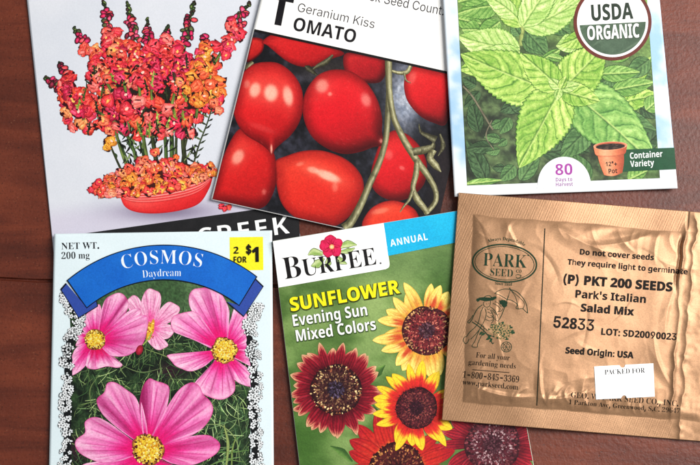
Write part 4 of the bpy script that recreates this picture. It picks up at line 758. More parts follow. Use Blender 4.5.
    for i in range(30):
        x, y = r.choice(pts); a = r.uniform(-.5, .5); l = r.uniform(8, 17); g = r.choice([(120, 138, 62), (74, 92, 48), (150, 166, 84), (52, 58, 38)])
        b.strip([(x, y + l * .5), (x + a * 5, y), (x + a * 9, y - l * .5)], [1.2, 2.0, .8], g, .70 + .001 * i, n=8)
        for j in range(5):
            b.ellipse(x + a * 9 * j / 5 + r.uniform(-2, 2), y + l * .5 - l * j / 5, 1.5, .8, r.uniform(0, 180), np.array(g) * r.uniform(.5, 1.3), .735 + .001 * i, n=8, nr=2)
    b.build('printed_shoots')
    # the yellow florets at the right and the one that hangs low on the left
    b = MB(s, .82)
    for i, (x, y, sz) in enumerate([(191, 76, 6.5), (203, 73, 7), (196, 87, 7.5), (210, 84, 6.5), (186, 90, 6), (204, 96, 6), (216, 92, 5), (200, 66, 5.5), (214, 103, 5.5), (219, 110, 5), (180, 82, 5)]):
        floret(b, x, y, sz, r.uniform(-30, 30), ORA if i < 8 else PEA, .82 + .016 * i, r)
    b.build('printed_flower_cluster')
    b = MB(s, .82)
    for i, (x, y, sz, p) in enumerate([(103, 121, 6, PEA), (110, 131, 6, PEA), (111, 141, 6.2, [(248, 186, 64), (246, 170, 58)]), (107, 147, 4.6, [(250, 190, 60)]), (116, 126, 5, RED)]):
        floret(b, x, y, sz, r.uniform(-30, 30), p, .82 + .016 * i, r)
    b.build('printed_flower_cluster')
    # fallen florets along the rim of the bowl
    b = MB(s, .5)
    i = 0
    b.poly([(104, 188), (116, 180), (130, 172), (150, 162), (172, 160), (196, 166), (212, 166), (213, 175), (200, 182), (180, 187.5), (150, 192.5), (128, 193.4), (114, 192)], (70, 28, 24), .499)
    for k in range(135):
        f = r.random(); x = 97 + f * 119; yl = np.interp(x, [92, 118, 140, 180, 217], [190, 191.5, 191, 184.5, 170]); band = 32 * math.exp(-((x - 152) / 36) ** 2) + 9
        y = yl + 2 - max(0, 1 - k / 125) ** 1.2 * band * r.uniform(.7, 1.05)
        floret(b, x, y, r.uniform(3.6, 6.0), r.uniform(0, 360), PEA + ORA + RED[:2], .5 + .0022 * k, r)
    for x, y in [(91, 190), (96, 186), (99, 182), (103, 188)]:
        i += 1; floret(b, x, y, 4, r.uniform(0, 360), RED[:3], .75 + .012 * i, r)
    for x, y in [(221, 206.5), (229, 207), (225, 209)]:
        i += 1; floret(b, x, y, 3, r.uniform(0, 360), RED[:4], .7 + .012 * i, r)
    b.build('printed_fallen_petals')

    # ---- black band with its lettering
    b = MB(s, .06)
    b.quad([(84, 233.5), (298.2, 203.5), (300.2, 241.5), (57.5, 276.5)], 3, lambda X, Y, u, v: mix((30, 30, 32), (44, 43, 45), fbm(X / 8, Y / 8, 3)))
    band = b.build('name_band')
    b = MB(s, .085)
    b.text('CREEK', 'sansB', 25.0, (197, 246.5), (290.5, 233.2), (238, 238, 236), bold=-.012, track=.06)
    b.build('band_lettering', band)


snapdragon()


# ================================================================== tomato packet
def tomato():
    h = lambda x, y: 2.25 - 0.75 * sst(300, 420, x) + 0.1 * vn(x / 80, y / 80, 7)
    s = Sheet('tomato_seed_packet', 'seed packet with a white heading over a photo of glossy red tomatoes on the vine', 'seed packet', h, 340, 110)
    tl, tr, br, bl = (283, -90), (492, -44), (433, 248.5), (211, 199.5)
    body(s, 'packet_paper', (tl, tr, br, bl), lambda X, Y, u, v: mix((246, 243, 238), (250, 248, 244), fbm(X / 40, Y / 40, 1)), step=2.5, thick=0.5, mat=M['white_stock'])
    Lx = lambda y: 260.6 - 0.247 * y            # left edge of the paper
    lineL, lineR = np.array([254.3, 30.3]), np.array([470.5, 77.8])
    b = MB(s, .03)
    def back(X, Y, u, v):
        c = mix((22, 22, 28), (64, 64, 76), sst(.4, .85, fbm(X / 13, Y / 13, 5)))
        lt = np.exp(-(((X - 404) / 17) ** 2 + ((Y - 98) / 34) ** 2))
        c = mix(c, mix((126, 134, 150), (176, 180, 190), vn(X / 3, Y / 4, 3)), np.clip(lt * 1.15, 0, 1))
        lt2 = np.exp(-(((X - 330) / 35) ** 2 + ((Y - 70) / 14) ** 2)); c = mix(c, (70, 62, 58), lt2 * .7)
        dk = sst(418, 446, X) * sst(120, 165, Y); c = mix(c, (40, 32, 36), dk)
        return c * (.85 + .3 * vn(X / 1.6, Y / 1.6, 8))[..., None]
    b.quad([lineL + (-.2, .2), lineR, (432.4, 247.6), (212.3, 199.2)], 1.2, back)
    pic = b.build('picture_backdrop')
    b = MB(s, .32)
    b.strip([lineL, (362, 53.9), lineR], 2.4, (22, 20, 22), n=40, nt=2)
    b.build('heading_rule')

    clipL = lambda P: np.stack([np.maximum(P[:, 0], Lx(P[:, 1]) + 1.0), P[:, 1]], 1)
    def lineY(x): return lineL[1] + (x - lineL[0]) * (lineR[1] - lineL[1]) / (lineR[0] - lineL[0])
    def botY(x): return 199.5 + (x - 211) * (248.5 - 199.5) / 222
    def clip(P):
        P = clipL(P); P[:, 1] = np.maximum(P[:, 1], lineY(P[:, 0]) + .4); P[:, 1] = np.minimum(P[:, 1], botY(P[:, 0]) - .6)
        rx = np.interp(P[:, 1], [50, 135, 248], [470, 448.5, 433]) - .8
        P[:, 0] = np.minimum(P[:, 0], rx); return P

    def tom(pts, c, lay, lights, hue=(206, 28, 34), dark=(96, 4, 12), light=(234, 78, 64), rad=None, shade=(.5, .7), name='printed_tomato'):
        b = MB(s, lay); O = clip(spline(pts, 96, True)); hue = np.array(hue, float)
        rad = rad or max(np.ptp(O[:, 0]), np.ptp(O[:, 1])) / 2
        def cf(X, Y, r):
            dx = (X - c[0]) / rad; dy = (Y - c[1]) / rad
            lam = -dx * .35 - dy * .75
            n = fbm(X / 9, Y / 9, int(c[0]))
            col = mix(hue, light, sst(-.1, .95, lam + .25 * (n - .5)) * .55)
            col = mix(col, dark, sst(.0, .95, -lam * .9 + .1) * (shade[0] + .18) + sst(.62, 1.02, r) * (shade[1] + .12))
            col = mix(col, (100, 6, 14), sst(.95, 1, r) * .6)
            # faint bloom and freckles
            sp = vn(X * 1.3, Y * 1.3, 31); col = mix(col, (246, 150, 130), sst(.88, .97, sp) * .18)
            col = col * (.95 + .1 * vn(X / 1.4, Y / 1.4, 6))[..., None]
            for (x, y, a, bb, an, k) in lights:
                ca, sa = math.cos(R(an)), math.sin(R(an))
                ux = ((X - x) * ca + (Y - y) * sa) / a; uy = (-(X - x) * sa + (Y - y) * ca) / bb
                q2 = ux ** 2 + uy ** 2
                col = mix(col, (255, 226, 206), np.exp(-q2 ** 2.6) * k)
                col = mix(col, (244, 128, 104), np.exp(-q2 / 3.2) * k * .5)
            return col
        b.radial(c[0], c[1], O, 40, cf)
        return b.build(name, pic)

    tom([(262, 42), (268, 46), (285, 60), (300, 66.5), (316, 66), (332, 59), (343, 52), (300, 38), (275, 34)], (300, 48), .05, [], hue=(196, 32, 36), rad=40, shade=(.35, .4))
    tom([(252, 38), (263, 40), (263, 50), (256, 58), (247, 62), (247, 48)], (255, 49), .045, [], hue=(188, 36, 34), rad=12)
    tom([(345, 54), (360, 54), (384, 60), (386, 72), (380, 82), (366, 83), (352, 80), (344, 68)], (364, 66), .05, [], hue=(168, 24, 34), dark=(96, 10, 18), rad=24, shade=(.5, .7))
    tom([(405, 76), (408, 68), (425, 66), (452, 76), (452, 100), (446, 124), (434, 123), (420, 116), (408, 102), (404, 88)], (428, 92), .06, [(412, 78, 4, 7, 20, .2)], hue=(206, 30, 38), rad=34, shade=(.5, .5))
    tom([(238, 130), (248, 131), (260, 138), (271, 148), (276, 162), (276, 184), (268, 203), (257, 209), (240, 207), (222, 203), (211, 198), (216, 180), (226, 150)], (246, 170), .06, [(238, 157, 5.5, 8, 30, .6), (264, 192, 2.2, 3, 0, .3)], hue=(204, 34, 34), rad=42, shade=(.25, .5))
    # nippled fruits
    tom([(266, 62), (280, 64), (294, 75), (302, 90), (303, 108), (299, 123), (291, 135), (282, 143), (275.5, 149), (271.8, 155), (268.0, 150), (260, 143.5), (246, 135), (237, 123), (233, 108), (235, 92), (241, 76), (252, 65)], (268, 103), .14,
        [(255, 90, 5.5, 7.5, 15, .85), (271, 93, 7, 8.5, 0, .92), (288, 96, 5, 10, -10, .78), (247, 84, 3, 4, 0, .3), (271.4, 149, 1.0, 4.5, 0, .75), (262, 128, 14, 3, 20, .10)], hue=(212, 32, 36), rad=46, shade=(.22, .42))
    tom([(339, 69.5), (352, 72), (366, 82), (377, 99), (382, 117), (382, 132), (384, 143), (383, 146), (374, 147), (360, 152), (344, 154), (328, 149), (313, 138), (305, 123), (302.5, 107), (306, 91), (316, 77), (327, 71)], (341, 110), .15,
        [(322, 86, 6.5, 7, 10, .5), (366, 100, 5, 7, -20, .42), (330, 94, 2, 2, 0, .45), (381, 141, 1.5, 2.2, 0, .5)], hue=(212, 24, 38), rad=46, shade=(.42, .5))
    tom([(275.8, 161), (285, 156.5), (303, 151), (324, 151), (347, 160), (361, 175), (363.6, 191), (357, 207), (343, 222), (326, 228), (308, 223), (293, 216), (282, 204), (277, 188), (276.2, 173)], (318, 187), .17,
        [(328, 176, 13, 4.4, 22, .92), (313, 170, 6, 3.2, 15, .5), (335, 187, 3, 5, 0, .25), (300, 164, 4, 2, -20, .25)], hue=(218, 50, 38), dark=(120, 14, 16), light=(238, 92, 64), rad=46, shade=(.22, .42))
    tom([(392, 131), (402, 132), (412, 138), (422, 150), (427, 166), (424, 184), (412, 196), (398, 201), (384, 198), (374, 190), (370.5, 178), (374, 160), (381, 142)], (398, 167), .12,
        [(389, 155, 4, 5, 0, .22), (402, 168, 3, 2, 30, .3)], hue=(206, 26, 36), rad=36, shade=(.42, .5))
    tom([(362, 226), (368, 212), (378, 204), (391, 200.5), (404, 203), (416, 211), (420, 226), (412, 240), (390, 243), (372, 238)], (392, 220), .18,
        [(380, 211, 9, 3, -12, .25)], hue=(224, 64, 42), light=(240, 104, 76), rad=28, shade=(.2, .4))

    # vine
    b = MB(s, .21)
    def vine(path, w, lay, tone=1.0):
        def cf(X, Y, S, T):
            c = mix((92, 88, 60), (186, 182, 146), np.clip(1 - abs(T + .25) * 1.1, 0, 1))
            return mix(c, (74, 70, 48), sst(.55, .9, fbm(X / 3, Y / 5, 4)) * .7) * tone * (.86 + .28 * vn(X * .9, Y * .9, 2))[..., None]
        b.strip(path, w, cf, lay, nt=9, n=60)
    vine([(388, 60.5), (389, 80), (388.5, 100), (386, 138), (379, 163), (370, 183), (361, 204), (351, 222), (344, 228.3)], [6, 5.5, 5.5, 6, 6.5, 7, 8, 9], .215, .92)
    vine([(388.5, 62), (389.5, 92), (394, 118), (404, 140), (412, 153), (420, 165), (428, 176), (435, 189), (436, 200), (430, 209), (424, 213)], [7, 6, 6, 7, 7, 6.5, 5.5, 5, 5, 4.5], .225)
    vine([(417, 160), (416, 174), (413, 188), (417, 199), (424, 208), (428, 214)], [5, 6, 5, 7, 6, 5], .235)
    vine([(413, 190), (409, 200), (404, 206), (400, 212)], [4, 3, 2, 1], .24, .9)
    vine([(413, 152), (424, 150), (432, 147), (434, 142)], [8, 8, 6, 2], .245, .82)
    vine([(434, 150), (430, 158), (436, 166), (441, 172)], [6, 7, 7, 1], .25)
    vine([(436, 140), (428, 136), (421, 132), (419, 124)], [8, 5, 3, 1], .255, .66)
    vine([(440, 134), (443, 146), (438, 156)], [2, 5, 1], .26, .7)
    vine([(392, 71), (399, 73), (407, 72), (411, 66)], [2.5, 3.5, 4.5, 4], .25, 1.05)
    vine([(404, 72), (406, 80), (411, 83)], [2, 1.6, .6], .255, .9)
    vine([(312, 70), (318, 66), (326, 62), (333, 55)], [1, 4, 6, 2], .12, .62)
    vine([(318, 76), (313, 72), (308, 68), (305, 66)], [1, 4, 6, 1], .12, .5)
    vine([(253, 62), (249, 66), (247, 70)], [3, 6, 5], .12, .8)
    b.build('printed_vine', pic)

    # ---- heading
    ink = (30, 28, 32)
    b = MB(s, .04)
    b.text('T', 'sansB', 42, (266.5, 22.6), -11.0, ink, hs=.95, bold=.012)
    b.text('OMATO', 'sansB', 18.6, (291.5, 29.8), (355.5, 43.4), ink, bold=.0)
    b.build('title_lettering')
    b = MB(s, .04)
    b.text('Geranium Kiss', 'sans', 12.0, (296.4, 11.2), (374.4, 28.6), (52, 52, 58), bold=-.004)
    b.build('variety_lettering')
    b = MB(s, .04)
    b.text('Pack Seed Count:', 'sans', 12.2, (356, -2.2), (444, 15.6), (48, 48, 54), bold=.0)
    b.build('count_lettering')


tomato()


# ================================================================== mint packet
def mint():
    h = lambda x, y: 3.1 - 1.5 * sst(448, 570, x) + 0.1 * vn(x / 80, y / 80, 12) + lift(x, y, 677, 188, 26, 1.3)
    s = Sheet('mint_seed_packet', 'white and pale blue bordered seed packet with a photo of bright green mint leaves', 'seed packet', h, 560, 70, gain=.97)
    tl, tr, br, bl = (436.5, -110), (649, -113), (677.6, 188.3), (454.6, 196.6)
    def paper(X, Y, u, v):
        c = mix((150, 190, 232), (236, 243, 250), sst(.32, .66, fbm(X / 26 + 3, Y / 26, 5)))
        c = mix(c, (196, 220, 240), .25 + 0 * X)
        return mix(c, (244, 247, 250), sst(150, 182, Y))
    body(s, 'packet_paper', (tl, tr, br, bl), paper, step=2.0, thick=0.6, mat=M['white_stock'])

    # ---- dark undergrowth behind the leaves
    b = MB(s, .03)
    ptl, ptr, pbr, pbl = np.array((451.8, -104.0)), np.array((639.6, -104.0)), np.array((660, 178.2)), np.array((467, 185.6))
    def back(X, Y, u, v):
        n = fbm(X / 11, Y / 11, 2)
        c = mix((50, 60, 46), (104, 122, 84), sst(.3, .75, n)); c = mix(c, (132, 164, 92), sst(80, 0, Y) * .85 + sst(600, 650, X) * .35)
        return mix(c, (120, 150, 96), sst(.55, .8, fbm(X / 20 + 9, Y / 20, 7)) * .5) * (.85 + .3 * vn(X / 1.5, Y / 1.5, 3))[..., None]
    b.quad([ptl, ptr, pbr, pbl], 1.3, back)
    pic = b.build('picture_backdrop')

    xl = lambda y: np.interp(y, [-104, 185.6], [451.8, 467.0]) + .3
    xr = lambda y: np.interp(y, [-104, 178.2], [639.6, 660.0]) - .3
    yb = lambda x: np.interp(x, [467, 660], [185.6, 178.2]) - .3

    def leaf(base, tip, wl, wr, bend, lay, light, dark, vein, nv=8, ser=.07, seed=0, fat=.72, name='printed_leaf', gloss=1.0, mid=(206, 226, 140)):
        b = MB(s, lay); base = np.array(base, float); tip = np.array(tip, float)
        d = tip - base; L = np.linalg.norm(d); nrm = np.array([-d[1], d[0]]) / L
        ctrl = (base + tip) / 2 + nrm * bend
        S = np.linspace(0, 1, 110)[:, None]; T = np.linspace(-1, 1, 49)[None, :]
        A = (1 - S) ** 2; Bq = 2 * S * (1 - S); Cq = S ** 2
        mx_ = A * base[0] + Bq * ctrl[0] + Cq * tip[0]; my = A * base[1] + Bq * ctrl[1] + Cq * tip[1]
        gx = np.gradient(mx_[:, 0]); gy = np.gradient(my[:, 0]); gl = np.hypot(gx, gy)
        nx = (-gy / gl)[:, None]; ny = (gx / gl)[:, None]
        prof = np.sin(np.pi * np.clip(S, 0, 1) ** fat) ** .85
        saw = ((S * nv * 2.1 + seed) % 1.0)
        edge = 1 + ser * 1.5 * (saw - .55) * (S > .06) * (S < .97)
        W = np.where(T < 0, wl, wr) * prof * (1 + (edge - 1) * np.abs(T) ** 4)
        X = mx_ + nx * W * T; Y = my + ny * W * T
        light = np.array(light, float); dark = np.array(dark, float); vein = np.array(vein, float)
        at = np.abs(T)
        ph = (S - .30 * at ** 1.15 + .015 * np.sin(at * 5 + seed) + .075 * (vn(X / 13, Y / 13, seed + 40) - .5) + .03 * (vn(X / 4, Y / 4, seed + 41) - .5)) * nv * .74 + np.where(T < 0, 0, .45) + seed * .37
        fr = ph - np.floor(ph)
        tri = np.minimum(fr, 1 - fr)
        # puffed cells between the side veins, lit from the upper left of the printed photo
        n = fbm(X / 7, Y / 7, seed + 3)
        cell = _hash(np.floor(ph), np.where(T < 0, 0, 1) + 0 * np.floor(ph), seed + 9) - .5
        lit = .30 * cell + .35 * (vn(X / 3.2, Y / 3.2, seed + 70) - .5) + .5 + .24 * np.sin((fr - .28) * 2 * np.pi) + .55 * (n - .5) - .12 * np.where(T < 0, -1, 1) * (.4 + .6 * at)
        # fine net of minor veins
        net = np.abs(vn(X / 2.6, Y / 2.6, seed + 60) - .5)
        c = mix(dark, light, sst(.1, .9, lit))
        c = mix(c, light * 1.12 + 14, sst(.72, 1.05, lit) * .8 * gloss)
        c = mix(c, vein, np.exp(-(net / .05) ** 2) * .32)
        vw = .042 * (1.1 - .5 * at)
        c = mix(c, vein, np.exp(-(tri / vw) ** 2) * .95 * sst(1.0, .82, at))
        c = mix(c, light * 1.15 + 12, np.exp(-((fr - .13) / .06) ** 2) * .4 * sst(1, .8, at))
        c = mix(c, mid, np.exp(-(W * T / .75) ** 2) * .75)
        c = mix(c, vein * .8, np.exp(-((W * T - 1.35) / .6) ** 2) * .6)
        c = mix(c, vein, sst(.93, 1.0, at) * .55)
        c = mix(c, light * 1.15 + 15, np.exp(-((at - .90) / .035) ** 2) * .30)
        c = c * (.93 + .14 * vn(X / 1.1, Y / 1.1, seed))[..., None]
        X = np.clip(X, xl(Y), xr(Y)); Y = np.minimum(Y, yb(X))
        k2 = 1.0 + .55 / max(wl, wr)      # the printed shade round the leaf's margin
        for sd in (-1, 1):
            tt = np.array([[1.0, k2]]) * sd
            Wr = (wl if sd < 0 else wr) * prof * edge
            Xs = mx_ + nx * Wr * tt; Ys = my + ny * Wr * tt
            Xs = np.clip(Xs, xl(Ys), xr(Ys)); Ys = np.minimum(Ys, yb(Xs))
            b.grid(Xs, Ys, vein * .85, lay - .001)
        b.grid(X, Y, c)
        return b.build(name, pic)

    BR = dict(light=(188, 216, 118), dark=(128, 172, 74), vein=(70, 112, 46))      # bright top leaves
    PL = dict(light=(210, 230, 152), dark=(156, 194, 104), vein=(96, 140, 66))
    MD = dict(light=(152, 188, 108), dark=(104, 148, 74), vein=(66, 106, 54))
    DK = dict(light=(114, 148, 96), dark=(76, 108, 68), vein=(54, 80, 52), gloss=.35, mid=(116, 146, 96))
    VD = dict(light=(92, 120, 84), dark=(58, 82, 54), vein=(40, 58, 40), gloss=.25, mid=(92, 116, 82))
    # low dark leaves
    k = .045
    low = [((486, 182), (466, 140), 9, 9, 2, VD), ((478, 132), (471, 100), 8, 8, 0, VD), ((494, 148), (466, 150), 6, 7, 2, VD), ((500, 140), (484, 137), 5, 5, 1, DK),
           ((502, 122), (490, 128), 5, 5, 0, DK), ((510, 118), (500, 134), 7, 6, 0, DK), ((500, 150), (486, 153), 4.5, 4, 0, DK), ((507, 140), (498, 146), 4, 4, 0, DK),
           ((505, 168), (492, 168), 4.5, 4, 0, VD), ((508, 172), (504, 182), 5, 4, 0, VD), ((476, 86), (462, 78), 6, 6, 0, VD), ((480, 92), (464, 108), 5, 6, 0, VD),
           ((515, 166), (500, 181), 8, 7, 0, DK), ((520, 180), (540, 150), 8, 9, 0, DK), ((541, 152), (585, 142), 12, 11, 3, VD), ((590, 180), (568, 152), 9, 10, 0, DK),
           ((560, 140), (590, 152), 9, 9, 0, VD), ((512, 94), (490, 84), 9, 8, 0, VD), ((524, 100), (500, 112), 9, 8, 0, VD), ((610, 60), (640, 40), 9, 9, 0, MD),
           ((628, 66), (652, 76), 7, 9, 2, DK), ((616, 76), (600, 84), 8, 8, 0, DK), ((640, 150), (662, 128), 9, 9, 0, VD), ((628, 180), (648, 170), 9, 6, 0, MD),
           ((466, 184), (502, 180), 4, 4, 0, MD), ((590, 76), (612, 70), 6, 7, 0, VD),((640,106),(660,118),7,7,0,VD)]
    for i, (ba, ti, wl, wr, be, pal) in enumerate(low):
        leaf(ba, ti, wl, wr, be, k + .004 * i, seed=i, nv=7, ser=.05, **pal)
    b = MB(s, .16)
    def twig(X, Y, S, T): return mix((74, 72, 58), (152, 146, 122), 1 - abs(T)) * (.8 + .4 * vn(X, Y, 2))[..., None]
    b.strip([(463, 86), (472, 96), (482, 112), (493, 130)], [2, 2.2, 2.4, 2], twig)
    b.strip([(523, 22), (522, 32), (521, 46)], [5, 5, 5], lambda X, Y, S, T: mix((110, 122, 70), (176, 190, 116), 1 - abs(T)) * (.8 + .4 * vn(X, Y, 2))[..., None])
    b.strip([(492, 120), (486, 136), (494, 150)], [1.2, 1.4, 1], twig)
    b.build('printed_stem', pic)
    # middle storey
    mid = [((522, 40), (545, 55), 12, 9, -4, DK), ((526, 30), (548, 54), 11, 10, 0, DK), ((456, 18), (482, 24), 9, 9, 0, MD), ((500, 6), (458, 14), 12, 12, 4, MD), ((458, 2), (498, -8), 9, 8, 0, MD),
           ((570, 16), (548, 26), 9, 9, 0, MD), ((553, 22), (571, 34), 8, 9, 0, DK), ((560, 50), (538, 62), 5, 4, 0, MD), ((548, 56), (566, 60), 4, 4, 0, MD), ((519, 36), (511, 24), 5, 5, 0, DK),
           ((577, 40), (556, 46), 9, 10, -3, PL), ((590, 34), (560, 46), 10, 8, 0, BR), ((628, 88), (652, 56), 8, 8, 0, BR), ((608, 108), (660, 96), 14, 12, -6, BR), ((612, 90), (655, 82), 9, 9, 0, MD), ((480, 30), (462, 30), 10, 10, 0, MD), ((500, 22), (476, 40), 10, 10, 0, MD), ((608, 116), (656, 130), 13, 12, 0, DK), ((650, 60), (626, 78), 9, 10, 0, DK), ((600, 74), (640, 72), 8, 9, 0, MD), ((586, 66), (562, 60), 8, 8, 0, PL), ((646, 110), (662, 96), 9, 9, 0, MD), ((536, 108), (580, 140), 15, 14, 0, DK), ((590, 128), (560, 158), 13, 12, 0, DK), ((528, 110), (508, 100), 8, 8, 0, VD)]
    for i, (ba, ti, wl, wr, be, pal) in enumerate(mid):
        leaf(ba, ti, wl, wr, be, .18 + .004 * i, seed=30 + i, **pal)
    # pale leaves along the top
    top = [((519, 24), (492, -22), 13, 14, 0, PL), ((521, 26), (545, -30), 16, 14, 0, PL), ((521, 27), (503, -18), 15, 12, -3, BR), ((523, 27), (584, -6), 15, 17, 8, PL), ((522, 26), (556, -26), 14, 16, 0, PL), ((516, 18), (484, -4), 10, 9, 4, PL), ((600, -20), (560, 4), 14, 14, 0, PL), ((630, -40), (600, 0), 16, 16, 0, BR), ((480, -60), (460, -10), 14, 14, 0, BR), ((560, -90), (600, -30), 18, 18, 0, PL), ((500, -90), (540, -34), 18, 18, 0, BR), ((640, -90), (610, -44), 16, 16, 0, MD)]
    for i, (ba, ti, wl, wr, be, pal) in enumerate(top):
        leaf(ba, ti, wl, wr, be, .25 + .004 * i, seed=50 + i, nv=9, **pal)
    # the upper left pair
    leaf((520, 49), (457.5, 36), 17, 19, -6, .30, seed=3, nv=9, **PL)
    leaf((520, 52), (480, 50), 9, 9, -4, .306, seed=4, nv=6, **PL)
    leaf((505, 62), (459, 70), 13, 13, 0, .309, seed=14, nv=6, **BR)
    # the big rosette
    leaf((566, 88), (658, 168), 29, 27, -4, .315, seed=5, nv=9, light=(162, 200, 116), dark=(112, 158, 84), vein=(66, 110, 58), fat=.66, ser=.04)
    leaf((558, 93), (460.5, 54), 27, 25, -3, .32, seed=6, nv=10, fat=.78, **BR)
    leaf((560, 90), (605, 44), 21, 24, 2, .325, seed=7, nv=9, fat=.70, **BR)
    leaf((563, 86), (519, 168), 26, 27, 0, .332, seed=8, nv=9, fat=.70, **BR)
    leaf((560, 90), (520, 54), 16, 15, 2, .338, seed=9, nv=7, **BR)
    leaf((560, 90), (600, 101), 12, 12, 0, .342, seed=10, nv=6, **BR)
    leaf((560, 88), (580, 84), 5, 6, 0, .346, seed=11, nv=5, **PL)
    leaf((560, 89), (548, 78), 5, 5, 0, .349, seed=12, nv=5, **PL)
    leaf((560, 89), (566, 76), 4, 4, 0, .352, seed=13, nv=5, **BR)
    leaf((560, 89), (556, 101), 4, 4, 0, .355, seed=16, nv=5, **PL)

    # ---- white bump with the days to harvest
    b = MB(s, .365)
    t = np.linspace(np.pi, 2 * np.pi, 40)
    O = [(564.2 + 26.6 * math.cos(a), 185 + 28.2 * math.sin(a)) for a in t] + [(591.5, 186.2), (537.2, 188.6)]
    b.radial(564.2, 182, np.array([np.array(p) * (1 - f) + np.array(q2) * f for p, q2 in zip(O, O[1:] + O[:1]) for f in np.linspace(0, 1, 4, endpoint=False)]), 16, (245, 247, 250))
    bump = b.build('harvest_label', mat=M['white_stock'])
    b = MB(s, .39)
    b.text('80', 'sansB', 15.5, (554.9, 175.2), (573.2, 174.6), (166, 78, 160))
    b.text('Days to', 'sansB', 5.3, (555.4, 181.6), (572.6, 181.0), (146, 92, 150))
    b.text('Harvest', 'sansB', 5.3, (555.6, 186.5), (573.2, 185.8), (146, 92, 150))
    b.build('harvest_lettering', bump)

    # ---- container band and pot
    b = MB(s, .365)
    b.quad([(624, 149.6), (674.4, 147.6), (676.2, 169.2), (620, 171.8)], 2, lambda X, Y, u, v: mix((34, 82, 56), (44, 96, 66), fbm(X / 6, Y / 6, 2)))
    band = b.build('container_band')
    b = MB(s, .39)
    b.text('Container', 'sansB', 8.6, (629.8, 158.9), (662.8, 156.7), (240, 246, 240))
    b.text('Variety', 'sansB', 8.6, (630.4, 167.0), (654.2, 165.6), (240, 246, 240))
    b.build('container_lettering', band)
    b = MB(s, .40)
    lft = spline([(597.0, 153), (599.5, 163), (604, 175)], 20); rgt = spline([(623.8, 153), (624, 162), (622.4, 172.6)], 20)
    u = np.linspace(0, 1, 24)[None, :]
    X = lft[:, None, 0] * (1 - u) + rgt[:, None, 0] * u; Y = lft[:, None, 1] * (1 - u) + rgt[:, None, 1] * u
    Y = Y + 2.2 * np.sin(np.pi * u) * np.linspace(.6, 1, 20)[:, None]
    sh = lambda u, X, Y: mix(mix((214, 122, 88), (236, 160, 124), np.exp(-((u - .35) / .22) ** 2)), (160, 78, 54), sst(.6, 1, u) * .8) * (.93 + .14 * fbm(X / 2, Y / 2, 3))[..., None]
    b.grid(X, Y, sh(u + 0 * X, X, Y), .40)
    lft = np.array([(593.4, 146.5), (595, 154.2)]); rgt = np.array([(627.3, 144.8), (625.8, 152.6)])
    v = np.linspace(0, 1, 6)[:, None]
    X = (lft[0, 0] * (1 - v) + lft[1, 0] * v) * (1 - u) + (rgt[0, 0] * (1 - v) + rgt[1, 0] * v) * u
    Y = (lft[0, 1] * (1 - v) + lft[1, 1] * v) * (1 - u) + (rgt[0, 1] * (1 - v) + rgt[1, 1] * v) * u + 3.4 * np.sqrt(np.clip(1 - (2 * u - 1) ** 2, 0, 1))
    b.grid(X, Y, mix(sh(u + 0 * X, X, Y) * 1.06, (150, 76, 54), sst(.8, 1, v + 0 * u) * .6), .41)
    b.ellipse(610.4, 145.8, 17.0, 4.2, 2.5, lambda X, Y, r: mix((196, 104, 76), (240, 168, 134), sst(.8, 1, r)), .418)
    pot = b.build('printed_pot')
    b = MB(s, .43)
    b.ellipse(610.4, 146.6, 14.6, 3.1, 2.5, lambda X, Y, r: mix((44, 34, 30), (104, 84, 72), sst(.55, .85, vn(X * 1.2, Y * 1.2, 6))))
    b.build('printed_soil', pot)
    b = MB(s, .43)
    b.text('12"+', 'sansB', 6.2, (605.4, 166.4), (617.4, 165.8), (40, 22, 18))
    b.text('Pot', 'sansB', 6.6, (608.2, 173.6), (617.6, 173.0), (40, 22, 18))
    b.build('pot_lettering', pot)

    # ---- round organic seal
    cx, cy = 612.6, 22.0
    b = MB(s, .37)
    b.ellipse(cx, cy, 39.0, 38.6, 0, lambda X, Y, r: mix((122, 64, 54), (104, 52, 46), vn(X / 4, Y / 4, 2)), .37, n=96)
    b.ellipse(cx, cy, 35.6, 35.2, 0, (250, 250, 248), .385, n=96)
    seal = b.build('organic_seal')
    b = MB(s, .40)
    th = np.linspace(R(-0.5), R(174.2), 60); O = [(cx + 33.2 * math.cos(a), cy + 32.8 * math.sin(a)) for a in th]
    lft = np.array([O[-1][0], O[-1][1]])
    b.radial(cx, cy + 8, np.array(O + [tuple(np.array(O[-1]) * (1 - f) + np.array(O[0]) * f) for f in np.linspace(.03, .97, 30)]), 30, lambda X, Y, r: mix(mix((72, 92, 74), (98, 118, 98), fbm(X / 9, Y / 9, 5)), (128, 146, 124), (np.exp(-((np.abs(((X - cx) * .35 + (Y - cy) * .6) % 14 - 7)) / .5) ** 2)) * .45))
    half = b.build('seal_green_field', seal)
    b = MB(s, .42)
    b.text('USDA', 'sansB', 22.0, (590.6, 20.9), (633.2, 18.5), (52, 66, 54), bold=.015)
    b.build('seal_upper_lettering', seal)
    b = MB(s, .42)
    b.text('ORGANIC', 'sansB', 19.0, (586.8, 40.2), (640.0, 37.4), (56, 72, 58), layer=.42, bold=.045)
    b.text('ORGANIC', 'sansB', 19.0, (587.0, 40.0), (639.8, 37.2), (250, 250, 246), layer=.44, bold=.012)
    b.build('seal_lower_lettering', seal)


mint()


